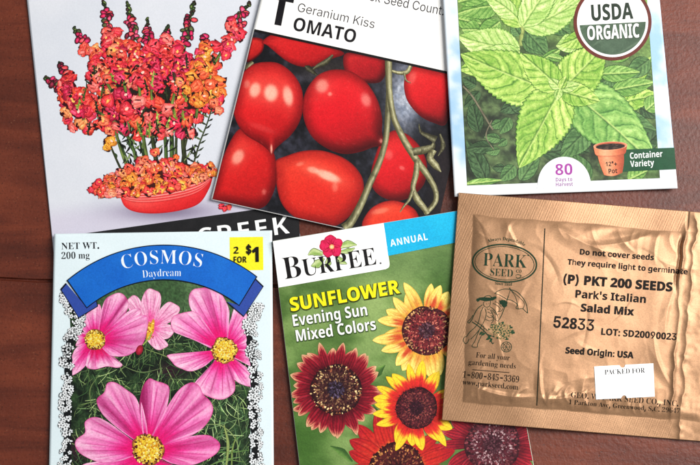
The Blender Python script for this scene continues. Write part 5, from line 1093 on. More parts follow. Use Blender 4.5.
# ================================================================== cosmos packet
def cosmos():
    h = lambda x, y: 2.35 - 0.95 * sst(262, 360, y) + 0.1 * vn(x / 70, y / 70, 22) + .5 * np.sin(np.pi * np.clip((x - 50) / 222, 0, 1)) * sst(230, 300, y) + lift(x, y, 54, 234, 20, .8) + lift(x, y, 272, 230, 16, .6)
    s = Sheet('cosmos_seed_packet', 'pale blue seed packet with pink cosmos flowers under a blue arched banner', 'seed packet', h, 162, 360)
    tl, tr, br, bl = (54.2, 233.8), (272.0, 230.4), (274.2, 541), (47.4, 545)
    body(s, 'packet_paper', (tl, tr, br, bl), lambda X, Y, u, v: mix((212, 231, 237), (224, 241, 246), fbm(X / 50, Y / 50, 1)), step=2.2, thick=0.6, mat=M['white_stock'])

    # banner arcs: circle through three points
    def circ(p, q, r):
        ax, ay = p; bx, by = q; cx, cy = r
        d = 2 * (ax * (by - cy) + bx * (cy - ay) + cx * (ay - by))
        ux = ((ax * ax + ay * ay) * (by - cy) + (bx * bx + by * by) * (cy - ay) + (cx * cx + cy * cy) * (ay - by)) / d
        uy = ((ax * ax + ay * ay) * (cx - bx) + (bx * bx + by * by) * (ax - cx) + (cx * cx + cy * cy) * (bx - ax)) / d
        return ux, uy, math.hypot(ax - ux, ay - uy)
    def arc(p, q, r, n=80):
        ux, uy, rr = circ(p, q, r); a0 = math.atan2(p[1] - uy, p[0] - ux); a1 = math.atan2(r[1] - uy, r[0] - ux)
        return np.array([(ux + rr * math.cos(a), uy + rr * math.sin(a)) for a in np.linspace(a0, a1, n)])
    top = arc((68, 280.5), (161, 245.6), (256, 276.8)); bot = arc((86.8, 307.2), (163, 279.2), (239, 304.8))

    # ---- picture
    b = MB(s, .03)
    L = lambda y: np.interp(y, [280, 320, 350, 465, 545], [66, 70, 71.5, 70.5, 69.5]); Rr = lambda y: np.interp(y, [285, 330, 465, 545], [250, 250, 250.5, 252])
    yv = np.linspace(0, 1, 250)[:, None]; xv = np.linspace(0, 1, 190)[None, :]
    tb = bot
    xs_top = np.interp(xv[0], np.linspace(0, 1, 80), tb[:, 0]); ys_top = np.interp(xv[0], np.linspace(0, 1, 80), tb[:, 1])
    Yg = (ys_top[None] - 4) * (1 - yv) + 541 * yv
    Xg = L(Yg) * (1 - xv) + Rr(Yg) * xv
    n = fbm(Xg / 9, Yg / 9, 3)
    up = 1 - sst(300, 350, Yg)
    c = mix((26, 36, 28), (56, 80, 50), sst(.3, .75, n))
    c = mix(c, mix((54, 82, 50), (104, 128, 92), fbm(Xg / 16, Yg / 16, 9)), up * .95)
    c = mix(c, (58, 30, 44), np.exp(-(((Xg - 172) / 14) ** 2 + ((Yg - 371) / 8) ** 2)) + .9 * np.exp(-(((Xg - 76) / 12) ** 2 + ((Yg - 450) / 14) ** 2)))
    b.grid(Xg, Yg, c * (.8 + .4 * vn(Xg / 1.3, Yg / 1.3, 4))[..., None])
    pic = b.build('picture_backdrop')
    # feathery foliage
    b = MB(s, .045); q = random.Random(8)
    for i in range(2300):
        x = q.uniform(74, 248); y = q.uniform(318, 540)
        if y < 345 and not (150 < x < 200): continue
        a = q.gauss(.2, .9); l = q.uniform(6, 22); cv = q.uniform(-3, 3)
        g = q.choice([(64, 92, 58), (92, 122, 74), (44, 66, 46), (128, 152, 96), (150, 172, 116), (36, 54, 40), (110, 136, 92), (74, 98, 66)])
        g = np.array(g) * q.uniform(.6, 1.2)
        if x > 195 and y > 400: g = g * 1.15 + 8
        x2, y2 = x + math.sin(a) * l, y - math.cos(a) * l
        x2 = min(max(x2, 72), 249)
        b.strip([(x, y), ((x + x2) / 2 + cv, (y + y2) / 2), (x2, y2)], [.4, q.uniform(.5, 1.0), .3], g, 0.045 + .00004 * i, n=7, nt=2)
    for pts, w, g in [([(145, 349), (165, 356), (188, 367), (204, 380)], 1.1, (150, 172, 110)), ([(205, 424), (222, 426), (236, 440), (240, 462)], 1.2, (166, 186, 124)), ([(214, 452), (232, 452), (249, 450)], 1.6, (120, 160, 92)), ([(208, 466), (226, 460), (244, 462)], 1.3, (140, 176, 104)), ([(92, 410), (90, 390), (98, 376)], 1.0, (140, 160, 104)), ([(226, 470), (228, 444), (224, 425)], 3.2, (172, 190, 118)), ([(232, 470), (232, 452), (236, 436)], 2.0, (150, 172, 100)), ([(115, 362), (140, 372), (163, 368)], .9, (140, 160, 110)), ([(161, 412), (158, 396), (166, 380)], .9, (120, 150, 90))]:
        b.strip(pts, [w * .5, w, w * .4], lambda X, Y, S, T, g=g: mix(np.array(g) * .6, g, 1 - abs(T)), .148, nt=4)
    b.build('printed_foliage', pic)

    # ---- pink flowers
    def petal(b, base, outline, lay, deep=(226, 24, 114), mid=(242, 124, 182), tipc=(252, 192, 218), seed=0, reach=.42, folds=(), dark=0.0, nv=9, claw=None):
        O = spline(outline, 70); base = np.array(base, float)
        rr = np.linspace(.02, 1, 40)[:, None]
        un = np.linspace(0, 1, 70)[None, :]
        # notch the tip a little
        wob = 1 + .022 * np.sin(un * 2 * np.pi * 3.2 + seed) * np.sin(np.pi * un) - .015 * vn(un * 9, un * 0, seed) 
        B0 = base + .5 * (O[0] - base); B1 = base + .5 * (O[-1] - base)      # the claw of the petal
        if claw: B0, B1 = np.array(claw[0], float), np.array(claw[1], float)
        bx = B0[0] * (1 - un) + B1[0] * un; by = B0[1] * (1 - un) + B1[1] * un
        X = bx + (O[None, :, 0] - bx) * rr * wob; Y = by + (O[None, :, 1] - by) * rr * wob
        uu = un + 0 * rr; r = rr + 0 * un
        n = fbm(uu * 14, r * 2.2, seed, 3); n2 = fbm(uu * 40, r * 3.0, seed + 5, 2)
        c = mix(deep, mid, sst(reach * .35, reach + .22, r + .28 * (n - .5)))
        c = mix(c, tipc, sst(.5, 1.02, r + .45 * (n - .5)) * .85)
        # pleats that run from the base to the tip
        pl = np.sin(uu * np.pi * 2 * nv * .5 + seed * 1.7)
        c = mix(c, np.array(mid) * .80, sst(.45, 1, pl) * .40 * sst(.15, .5, r))
        c = mix(c, (255, 214, 232), sst(.5, 1, -pl) * .32 * sst(.3, .7, r))
        c = mix(c, (168, 34, 104), np.exp(-((((uu * nv) % 1) - .5) / .07) ** 2) * sst(.1, .35, r) * sst(1.0, .75, r) * .62)
        c = mix(c, (196, 60, 130), sst(.62, .85, n2) * .35)
        for (u0, wdt, k) in folds:
            c = mix(c, (142, 26, 88), np.exp(-((uu - u0) / wdt) ** 2) * k * sst(.1, .4, r))
        c = mix(c, (120, 16, 66), dark + 0 * r)
        c = mix(c, (186, 40, 110), sst(.965, 1, r) * .5)
        c = mix(c, (150, 20, 84), (sst(.05, .0, uu) + sst(.95, 1, uu)) * .55)
        c = c * (.92 + .16 * vn(X / 1.1, Y / 1.1, seed))[..., None]
        X = np.clip(X, L(Y) - 1, Rr(Y) + 1)
        b.grid(X, Y, c, lay)

    def flower(name, petals, centre, rad, lay, kw, seed, sq=1.0):
        b = MB(s, lay)
        for i, (base, out, extra) in enumerate(petals):
            k = dict(kw); k.update(extra)
            petal(b, base, out, lay + .012 * i, seed=seed + i * 3, **k)
        f = b.build(name, pic)
        if centre is None: return
        b = MB(s, lay + .012 * len(petals) + .01); q = random.Random(seed); l0 = b.layer
        cx, cy = centre
        b.ellipse(cx, cy, rad * 1.05, rad * 1.05 * sq, 0, lambda X, Y, r: mix((238, 192, 62), (120, 40, 44), sst(.72, 1, r)) * (.9 + .2 * vn(X, Y, 4))[..., None], l0, wob=.12, seed=seed)
        for i in range(330):
            rr = math.sqrt((i + .5) / 330); th = i * 2.39996 + q.uniform(-.25, .25); rr *= q.uniform(.9, 1.06)
            x = cx + math.cos(th) * rr * rad * 1.0; y = cy + math.sin(th) * rr * rad * sq
            col = q.choice([(250, 220, 92), (240, 196, 60), (222, 164, 44), (252, 236, 150), (206, 140, 40)]) if rr < .72 else q.choice([(248, 216, 96), (96, 36, 30), (60, 20, 30), (232, 180, 70), (130, 40, 50), (250, 226, 130)])
            a = rad * q.uniform(.04, .085)
            b.ellipse(x, y, a, a * .8, q.uniform(0, 180), np.array(col) * q.uniform(.85, 1.05), l0 + .003 + .0002 * i, n=8, nr=2)
        b.build('flower_centre', f)

    # behind: the pale flower at the top middle
    Bc = (151, 328)
    pale = dict(deep=(236, 92, 150), mid=(244, 160, 196), tipc=(250, 196, 216), reach=.25)
    flower('printed_flower', [(Bc, [(140, 322), (131, 314), (127, 301), (131, 296), (138, 297), (143, 306), (150, 322)], {}),
                              (Bc, [(143, 318), (141, 304), (144, 293), (151, 288.5), (159, 292), (161, 303), (156, 320)], {}),
                              (Bc, [(153, 322), (160, 309), (169, 302), (178, 305), (179, 312), (172, 321), (157, 328)], {}),
                              (Bc, [(156, 326), (166, 324), (174, 327), (172, 336), (163, 339), (154, 333)], {}),
                              (Bc, [(157, 331), (163, 338), (168, 345), (162, 350), (154, 348), (147, 340), (147, 332)], {})], None, 5, .16, pale, 40)
    b = MB(s, .235); q = random.Random(3)
    b.ellipse(150.5, 330, 3.6, 9.5, -14, lambda X, Y, r: mix((250, 206, 70), (206, 140, 50), r), wob=.3)
    for i in range(30): b.ellipse(150.5 + q.uniform(-3, 3), 330 + q.uniform(-8, 8), .8, .6, 0, q.choice([(252, 226, 120), (206, 120, 50), (170, 70, 60)]), .24 + .0004 * i, n=7, nr=2)
    b.build('flower_centre', pic)
    # left flower
    Lc = (95.5, 339)
    flower('printed_flower', [
        (Lc, [(86, 334), (80, 326), (84, 316), (92, 309), (100, 304), (102, 318), (101, 334)], dict(tipc=(248, 180, 206))),
        (Lc, [(88, 332), (77, 333), (78, 338), (76, 346), (84, 344)], dict(reach=.9)),
        (Lc, [(88, 342), (76, 348), (71, 360), (68, 374), (78, 373), (90, 360), (95, 346)], dict(reach=.6)),
        (Lc, [(93, 346), (88, 355), (86, 367), (94, 369), (106, 367), (117, 368), (122, 364), (112, 358), (102, 344)], dict(reach=.75, deep=(214, 16, 90))),
        (Lc, [(99, 336), (100, 318), (104, 302), (111, 294.5), (119, 293), (127, 299), (129, 306), (122, 318), (106, 336)], dict(folds=[(.3, .05, .5), (.62, .04, .6), (.8, .05, .4)])),
        (Lc, [(102, 335), (116, 322), (130, 310), (139, 309), (142, 313), (136, 320), (122, 330), (105, 340)], dict(folds=[(.75, .06, .5)])),
        (Lc, [(103, 338), (118, 326), (134, 317), (146, 316), (149.5, 324), (146, 337), (139, 348), (128, 356), (112, 356), (104, 350), (100, 343)], dict(nv=12, folds=[(.55, .12, .25)], tipc=(246, 164, 204))),
    ], (95, 339.5), 10.5, .25, dict(), 60, sq=.92)
    # bud stalk
    b = MB(s, .36)
    b.ellipse(139.5, 350, 3.4, 5.2, -20, lambda X, Y, r: mix((206, 54, 84), (130, 24, 44), r), n=20)
    b.strip([(143, 345), (149, 338), (152, 332)], [1.3, 1.2, .8], (150, 170, 90))
    b.build('printed_bud', pic)
    # right flower
    Rc = (224.5, 350)
    flower('printed_flower', [
        (Rc, [(226, 336), (231, 318), (236, 306), (246, 312), (249, 326), (247, 334), (233, 345)], {}),
        (Rc, [(232, 344), (243, 332), (249, 330), (251, 340), (251, 350), (236, 352)], dict(reach=.7)),
        (Rc, [(234, 350), (246, 350), (252, 356), (252, 366), (240, 361), (230, 356)], dict(reach=.85, deep=(214, 12, 92))),
        (Rc, [(230, 356), (242, 364), (251, 372), (251, 386), (240, 384), (228, 372), (224, 360)], dict(reach=.6)),
        (Rc, [(214, 338), (200, 322), (190, 308), (189, 297), (194, 288), (203, 286), (214, 289), (223, 296), (229, 308), (229, 322), (228, 338)], dict(nv=10, tipc=(248, 186, 214), folds=[(.5, .05, .35)])),
        (Rc, [(212, 349), (196, 341), (181, 335), (172.5, 331), (171, 324), (175, 315), (186, 311), (197, 313), (206, 324), (216, 339)], dict(nv=10, tipc=(248, 184, 212))),
        (Rc, [(214, 358), (204, 366.5), (192, 371), (180, 369), (173, 363), (166.5, 356.5), (170, 354)], dict(tipc=(250, 190, 216), claw=((219, 354), (222, 349.5)))),
        (Rc, [(216, 358), (206, 372), (196, 381), (192, 390), (198, 393), (210, 397), (222, 399), (230, 397), (235, 390), (234, 378), (228, 364), (224, 358)], dict(nv=10, folds=[(.78, .07, .6)])),
    ], (224.5, 350), 12.6, .37, dict(), 90)
    # big flower in front
    Fc = (148, 449)
    flower('printed_flower', [
        (Fc, [(136, 452.5), (100, 461), (82, 464.5), (77, 473), (88, 486), (118, 490), (142, 470)], {}),
        (Fc, [(146, 468), (134, 490), (132, 510), (150, 520), (168, 510), (166, 490), (156, 468)], {}),
        (Fc, [(160, 462), (184, 470), (204, 480), (206, 494), (190, 500), (170, 486), (156, 468)], {}),
        (Fc, [(134, 456), (118, 461), (98, 462), (82, 455), (76, 446), (76, 438), (84, 432), (86, 422), (96, 417), (108, 422), (124, 434), (137, 444)], dict(nv=11, tipc=(250, 184, 214), folds=[(.72, .04, .35)])),
        (Fc, [(137, 442), (120, 430), (104, 416), (97, 404), (97, 396), (104, 391), (108, 384), (116, 382.5), (126, 388), (135, 396), (140, 408), (142, 424), (146, 440)], dict(nv=11, folds=[(.3, .1, .55), (.62, .04, .3)], tipc=(250, 178, 210))),
        (Fc, [(144, 438), (141, 420), (139, 406), (142, 388), (148, 380), (153, 378.5), (158, 380), (168, 386), (169, 396), (166, 410), (158, 428), (152, 438)], dict(nv=10, folds=[(.26, .13, .95), (.68, .04, .4)], tipc=(248, 166, 204))),
        (Fc, [(143, 436), (141, 418), (141, 402), (146, 420), (148, 438)], dict(tipc=(250, 180, 210))),
        (Fc, [(150, 438), (160, 420), (170, 402), (180, 388), (190, 383), (198, 386), (204, 392), (210, 398), (213, 409), (208, 422), (198, 432), (180, 440), (162, 446)], dict(nv=12, folds=[(.35, .04, .4), (.55, .05, .4), (.75, .04, .3)], tipc=(246, 152, 196))),
        (Fc, [(163, 446), (182, 438), (200, 435), (212, 436), (220.5, 442), (217, 452), (207, 460), (192, 465), (174, 464), (160, 458)], dict(nv=11, folds=[(.4, .07, .4)], tipc=(242, 140, 188), mid=(234, 96, 160))),
    ], (148, 449.5), 15.5, .5, dict(), 130)

    # ---- little black and white blossom borders
    for side, path in (('l', [(64, 294), (70, 304), (79, 322), (74, 332), (68, 345), (67, 372), (66, 402), (66, 436), (65, 470), (64, 505), (63.5, 536)]), ('r', [(257, 305), (254, 316), (250, 326), (252, 345), (255, 360), (256, 385), (255.5, 410), (256.5, 438), (257, 470), (257.5, 505), (258, 536)])):
        b = MB(s, .665); q = random.Random(4 if side == 'l' else 5)
        Q = spline(path, 140)
        wid = np.interp(np.linspace(0, 1, 140), [0, .08, .14, .22, 1], [6, 13, 15, 12, 10] if side == 'l' else [9, 12, 10, 11, 11])
        # ragged black ground
        edge = np.array([(vn(i * .45, 0, 3) - .5) * 5 for i in range(140)]); edge2 = np.array([(vn(i * .5, 5, 8) - .5) * 5 for i in range(140)])
        t = np.linspace(-1, 1, 6)[None, :]
        X = Q[:, 0:1] + np.where(t < 0, (wid * .5 + edge * .5)[:, None], (wid * .5 + edge2 * .5)[:, None]) * t
        inner = 1.5 if side == 'l' else -1.5
        b.grid(Q[:, 0:1] + inner + (X - Q[:, 0:1]) * .62, np.repeat(Q[:, 1:2], 6, 1), (24, 26, 28))
        for i in range(250):
            k = q.randrange(140); x = Q[k, 0] + q.uniform(-.52, .52) * wid[k]; y = Q[k, 1] + q.uniform(-2, 2); lay = .675 + .0008 * i
            if q.random() < .62:      # five petalled blossom
                r0 = q.uniform(1.2, 2.0); a0 = q.uniform(0, 72)
                b.ellipse(x, y, r0 * 1.72, r0 * 1.6, 0, (34, 36, 38), lay - .0008, n=10, nr=2)
                for j in range(5):
                    th = R(a0 + 72 * j); b.ellipse(x + math.cos(th) * r0, y + math.sin(th) * r0, r0 * .70, r0 * .56, -math.degrees(th) + q.uniform(-25, 25), np.array((238, 242, 244)) * q.uniform(.93, 1), lay, n=8, nr=2)
                b.ellipse(x, y, r0 * .3, r0 * .3, 0, (40, 40, 42), lay + .0004, n=6, nr=2)
            else:                      # leaf or bud
                a = q.uniform(0, 180); l = q.uniform(.9, 2.2)
                b.ellipse(x, y, l * 1.3, l * .8, a, (24, 26, 28), lay - .0006, n=9, nr=2)
                b.ellipse(x, y, l, l * .48, a, q.choice([(240, 244, 246), (226, 234, 236), (240, 244, 246)]), lay, n=9, nr=2)
        b.build('blossom_border')

    # ---- banner
    for pts in ([(61.6, 290), (66.8, 284), (86.5, 307.4), (96, 301), (97, 306), (78.8, 317.2)], [(262.6, 287), (255, 279.6), (238.6, 305.0), (227.2, 301.6), (243.8, 315.8)]):
        P = np.array(pts); c = P.mean(0); b = MB(s, .99)
        b.poly(c + (P - c) * 1.07, (18, 22, 40), .99); b.poly(P, (58, 84, 158), 1.0)
        b.build('banner_tail')
    b = MB(s, 1.02)
    t = np.linspace(0, 1, 14)[:, None, None]
    def bl(o0, o1):
        d = (bot - top) / np.linalg.norm(bot - top, axis=1, keepdims=True)
        a = top - d * o0; c = bot + d * o0
        return a[None] * (1 - t) + c[None] * t
    g = bl(1.0, 0); e0 = g[:, :1] + (g[:, :1] - g[:, 1:2]) * .45; e1 = g[:, -1:] + (g[:, -1:] - g[:, -2:-1]) * .45
    g = np.concatenate([e0, g, e1], 1)
    b.grid(g[..., 0], g[..., 1], (14, 20, 40), 1.02)
    g = bl(0, 0)
    b.grid(g[..., 0], g[..., 1], mix((22, 100, 186), (34, 116, 202), fbm(g[..., 0] / 20, g[..., 1] / 20, 3)), 1.035)
    ban = b.build('title_banner')
    b = MB(s, 1.06)
    b.text('COSMOS', 'serifB', 21.0, (121.6, 269.6), (202.6, 267.9), (236, 244, 250), bold=-.015, arc=165)
    b.build('title_lettering', ban)
    b = MB(s, 1.06)
    b.text('Daydream', 'serifB', 11.2, (142.4, 277.8), (181.4, 276.2), (226, 238, 248), bold=-.016, arc=260)
    b.build('variety_lettering', ban)

    # ---- net weight and price square
    b = MB(s, .04)
    b.text('NET WT.', 'serifB', 10.0, (61.2, 249.4), (99.6, 248.6), (34, 36, 40), bold=-.004)
    b.text('200 mg', 'serifB', 10.0, (61.2, 259.0), (89.8, 258.4), (34, 36, 40), bold=-.004)
    b.build('weight_lettering')
    b = MB(s, .07)
    b.quad([(229.6, 237.3), (263.0, 236.8), (263.4, 270.0), (230.0, 270.6)], 2, lambda X, Y, u, v: mix((247, 232, 34), (252, 240, 60), fbm(X / 7, Y / 7, 3)))
    sq = b.build('price_sticker')
    b = MB(s, 1.08)
    b.text('2', 'sansB', 9.6, (233.4, 253.6), (239.0, 253.5), (38, 34, 26))
    b.text('FOR', 'sansB', 8.6, (233.2, 262.7), (246.8, 262.5), (38, 34, 26))
    b.text('$', 'sansB', 11.0, (246.0, 253.6), (251.6, 253.5), (30, 26, 22), bold=.04)
    b.text('1', 'sansB', 20.0, (251.4, 261.6), (261.4, 261.4), (30, 26, 22), bold=.02)
    b.build('price_lettering', sq)


cosmos()


# ================================================================== sunflower packet
def sunflower():
    h = lambda x, y: 3.1 - .6 * sst(330, 440, x) - (1.65 - .6 * sst(330, 440, x)) * sst(248, 350, y) + .1 * vn(x / 70, y / 70, 32) + lift(x, y, 273, 241, 16, .6)
    s = Sheet('sunflower_seed_packet', 'green seed packet with yellow and burgundy sunflowers under a white and cyan heading', 'seed packet', h, 410, 370)
    TL, TR, BR, BL = np.array((272.7, 241.0)), np.array((486.5, 206.0)), np.array((549, 548)), np.array((313.8, 585))
    body(s, 'packet_paper', (TL, TR, BR, BL), (214, 220, 206), step=2.2, thick=0.6, mat=M['white_stock'])
    b = MB(s, .03)
    def back(X, Y, u, v):
        n = fbm(X / 34, Y / 26, 3, 3)
        c = mix((84, 112, 58), (130, 154, 96), sst(.3, .72, n))
        c = mix(c, (164, 184, 120), np.exp(-(((X - 375) / 30) ** 2 + ((Y - 300) / 26) ** 2)) * .5)
        c = mix(c, (62, 98, 40), np.exp(-(((X - 445) / 26) ** 2 + ((Y - 275) / 20) ** 2)) * .35)
        c = mix(c, (104, 128, 84), sst(295, 262, Y) * .5)
        return mix(c, (66, 104, 42), sst(330, 420, Y) * sst(350, 300, X) * .6) * (.95 + .1 * vn(X / 1.2, Y / 1.2, 6))[..., None]
    b.quad([TL + (.3, .2), TR + (-.3, .2), BR + (-.3, -.2), BL + (.3, -.2)], 1.6, back)
    pic = b.build('picture_backdrop')
    q = random.Random(77)
    xL = lambda y: np.interp(y, [241, 585], [272.7, 313.8]) + .4
    xR = lambda y: np.interp(y, [206, 548], [486.5, 549.0]) - .4

    def rays(cx, cy, rin, rout, n, w, cf, lay, jit=.12, point=1.0, seed=0, sq=1.0, tilt=0):
        r = random.Random(seed); b = MB(s, lay)
        order = list(range(n)); r.shuffle(order); order.sort(key=lambda i: i % 2)
        for k, i in enumerate(order):
            a = 2 * math.pi * (i + r.uniform(-.3, .3)) / n; Lr = rout * r.uniform(1 - jit, 1 + jit * .7) * (.93 if k < n / 2 else 1)
            bend = r.uniform(-.16, .16) * Lr; ww = w * r.uniform(.82, 1.2)
            S = np.linspace(0, 1, 30)[:, None]; T = np.linspace(-1, 1, 13)[None, :]
            d = rin * .82 + (Lr - rin * .82) * S
            prof = (.60 + .72 * S) * np.clip(1 - S ** 2.4, 0, 1) ** .8
            off = T * ww * .5 * prof + bend * S ** 2
            X = cx + math.cos(a) * d - math.sin(a) * off; Y = cy + (math.sin(a) * d + math.cos(a) * off) * sq
            c = cf(S + 0 * T, T + 0 * S, X, Y, seed * 31 + i, r)
            X = np.clip(X, xL(Y), xR(Y))
            b.grid(X, Y, c, lay + .0035 * k)
        return b

    def disc(cx, cy, rad, lay, dark, mid_, specks, par, ring=.0, seed=0, sq=1.0, n=700):
        b = MB(s, lay); r = random.Random(seed)
        b.ellipse(cx, cy, rad, rad * sq, 0, lambda X, Y, rr: mix(mix(np.array(dark) * .8, mid_, sst(.0, .75, rr)), np.array(dark) * .75, sst(.82, 1, rr)) * (.8 + .4 * vn(X, Y, seed))[..., None], wob=.05, seed=seed, n=60, nr=12)
        for i in range(n):
            rr = math.sqrt((i + .5) / n); th = i * 2.39996 + r.uniform(-.12, .12) / max(rr, .15)
            rr2 = min(1.02, rr * r.uniform(.93, 1.06))
            x = cx + math.cos(th) * rr2 * rad * .98; y = cy + math.sin(th) * rr2 * rad * .98 * sq
            if x > xR(y) - 1: continue
            col = np.array(specks(rr, r)) * r.uniform(.75, 1.15); a = rad * .036 * r.uniform(.6, 1.35)
            b.ellipse(x, y, a * 1.25, a * .75, -math.degrees(th) + r.uniform(-40, 40), col, lay + .004 + .00006 * i, n=7, nr=2)
        return b.build('flower_disc', par)

    def streak(S, T, k, f=9):
        return fbm(T * f * .5 + k * 7.1 + 40, S * 2.2, int(k) % 97, 3)

    def yellow(S, T, X, Y, k, r):
        st = streak(S, T, k); hot = ((k * 7919) % 10) / 10
        c = mix((236, 180, 64), (250, 222, 116), sst(.0, .6, S + .5 * (st - .5)))
        c = mix(c, (255, 238, 170), sst(.55, .9, st) * .5)
        c = mix(c, (198, 58, 44), sst(.62 + .2 * hot, .30, S + .55 * (st - .5)) * sst(.02, .25, S) * (.4 + .6 * (hot < .6)) * np.exp(-(T / .75) ** 2) * .9)
        c = mix(c, (176, 104, 40), np.exp(-(((T * 2.6 + .5) % 1 - .5) / .12) ** 2) * .38 * sst(1, .7, S))
        c = mix(c, (190, 120, 44), sst(.7, 1, np.abs(T)) * .5)
        return c * (.92 + .16 * vn(X, Y, 3))[..., None]

    def fire(S, T, X, Y, k, r):
        st = streak(S, T, k)
        t = S + .35 * (st - .5) + .12 * np.abs(T)
        c = mix((150, 24, 36), (218, 48, 44), sst(.05, .35, t))
        c = mix(c, (236, 120, 52), sst(.38, .56, t)); c = mix(c, (250, 212, 56), sst(.46, .66, t))
        c = mix(c, (150, 80, 30), np.exp(-(((T * 2.2 + .5) % 1 - .5) / .1) ** 2) * .35)
        c = mix(c, (176, 70, 36), sst(.75, 1, np.abs(T)) * .55)
        return c * (.9 + .2 * vn(X, Y, 3))[..., None]

    def wine(S, T, X, Y, k, r):
        st = streak(S, T, k)
        c = mix((84, 10, 28), (146, 22, 44), sst(.0, .6, S + .4 * (st - .5)))
        c = mix(c, (186, 58, 78), sst(.55, .85, st) * .6)
        c = mix(c, (232, 160, 124), sst(.70, .98, S + .35 * (st - .5) + .16 * np.abs(T)) * .95)
        c = mix(c, (248, 216, 162), sst(.82, 1.04, S + .2 * (st - .5)) * .8)
        c = mix(c, (222, 130, 120), sst(.84, 1, np.abs(T)) * sst(.25, .6, S) * .75)
        c = mix(c, (60, 8, 24), np.exp(-(((T * 2.0 + .5) % 1 - .5) / .12) ** 2) * .5)
        return c * (.88 + .24 * vn(X, Y, 3))[..., None]

    def rose(S, T, X, Y, k, r):
        st = streak(S, T, k)
        c = mix((96, 16, 32), (168, 36, 52), sst(.0, .7, S + .4 * (st - .5)))
        c = mix(c, (206, 112, 120), sst(.78, 1.0, S + .3 * (st - .5)) * .85)
        c = mix(c, (214, 110, 124), sst(.55, .85, st) * .3)
        c = mix(c, (72, 10, 36), np.exp(-(((T * 2.0 + .5) % 1 - .5) / .14) ** 2) * .55 + sst(.8, 1, np.abs(T)) * .45)
        return c * (.88 + .24 * vn(X, Y, 3))[..., None]

    def ember(S, T, X, Y, k, r):
        st = streak(S, T, k)
        c = mix((232, 150, 60), (200, 50, 42), sst(.04, .26, S + .2 * (st - .5)))
        c = mix(c, (172, 30, 44), sst(.45, .95, S + .4 * (st - .5)))
        c = mix(c, (238, 110, 76), sst(.58, .85, st) * .55)
        c = mix(c, (96, 14, 28), np.exp(-(((T * 2.2 + .5) % 1 - .5) / .12) ** 2) * .45 + sst(.78, 1, np.abs(T)) * .5)
        return c * (.88 + .24 * vn(X, Y, 3))[..., None]

    def spk(a, b_, c_):
        def f(rr, r):
            if rr < .36: return r.choice(a)
            return r.choice(b_ if rr < .8 else c_)
        return f
    # a few leaves of the plants in the gaps
    b = MB(s, .05)
    for pts, w in [([(385, 365), (378, 372), (372, 380)], [1, 9, 1]), ([(372, 404), (380, 420), (376, 434)], [1, 10, 2]), ([(386, 376), (394, 384), (404, 388)], [2, 9, 1]), ([(330, 446), (342, 452), (352, 462)], [1, 8, 3])]:
        b.strip(pts, w, lambda X, Y, S, T: mix((52, 84, 40), (122, 156, 84), sst(-.6, .8, T) * .7 + .3 * vn(X / 3, Y / 3, 2)), nt=7)
    b.build('printed_leaf', pic)
    # lower right, rose
    f = rays(492.5, 445, 26, 53, 22, 13.5, rose, .07, seed=3).build('printed_sunflower', pic)
    disc(492.5, 444, 27.5, .19, (66, 22, 36), (100, 42, 56), spk([(104, 62, 72), (66, 24, 38)], [(138, 98, 104), (112, 54, 62), (84, 28, 40), (176, 146, 148), (92, 36, 46)], [(130, 66, 72), (84, 28, 38), (56, 16, 28)]), f, seed=4, n=900)
    # bottom, ember
    f = rays(397, 470, 25, 62, 22, 18, ember, .25, seed=5).build('printed_sunflower', pic)
    disc(397, 471, 28.5, .36, (52, 16, 24), (92, 34, 36), spk([(96, 40, 40), (60, 20, 26)], [(110, 52, 46), (150, 96, 66), (64, 18, 26), (76, 26, 32)], [(206, 140, 84), (96, 36, 36), (60, 16, 24), (70, 20, 28)]), f, seed=6, n=800)
    # top right, yellow
    f = rays(426.7, 331, 23, 51, 24, 15, yellow, .40, seed=7).build('printed_sunflower', pic)
    disc(426.9, 330.5, 24.2, .50, (66, 22, 32), (128, 52, 56), spk([(96, 62, 78), (60, 30, 46), (120, 84, 92)], [(150, 62, 62), (120, 38, 46), (196, 116, 100), (78, 22, 34), (96, 28, 40)], [(60, 18, 28), (200, 150, 104), (96, 30, 36), (70, 20, 30)]), f, seed=8, n=950)
    # middle, fire
    f = rays(416.4, 408, 20, 45.5, 22, 13.0, fire, .56, seed=11, point=1.0, jit=.1).build('printed_sunflower', pic)
    disc(416.4, 408, 20.8, .67, (54, 16, 30), (84, 28, 40), spk([(84, 36, 52), (54, 18, 34)], [(112, 48, 54), (70, 22, 36), (140, 76, 70)], [(120, 50, 50), (60, 16, 28), (90, 30, 40)]), f, seed=12, n=800)
    # left, wine
    f = rays(335.7, 390, 24, 49, 30, 13, wine, .40, seed=13, jit=.10).build('printed_sunflower', pic)
    disc(335.7, 389.5, 25.2, .52, (40, 16, 24), (84, 44, 44), spk([(70, 56, 78), (44, 30, 46), (96, 82, 104)], [(110, 74, 60), (76, 36, 38), (48, 18, 26), (64, 28, 34), (150, 116, 86)], [(236, 196, 140), (150, 92, 66), (70, 18, 28), (54, 14, 24), (60, 16, 26)]), f, seed=14, n=900)

    # ---- heading
    b = MB(s, .72)
    c0 = np.array((272.9, 241.3)); r0 = np.array((383.7, 223.0)); r1 = np.array((389.4, 262)); l1 = np.array((278.6, 287.6))
    g = MB(s, .72)
    outl = [c0, r0, r1] + [tuple(p) for p in spline([(389.6, 264), (388.9, 267.2), (385.6, 269.2)], 6)] + [l1]
    g.radial(331, 256, spline(outl, 8) if False else np.array([np.array(a) * (1 - f) + np.array(c) * f for a, c in zip(outl, outl[1:] + outl[:1]) for f in np.linspace(0, 1, 8, endpoint=False)]), 20, (252, 251, 249))
    head = g.build('brand_panel', mat=M['white_stock'])
    g = MB(s, .72)
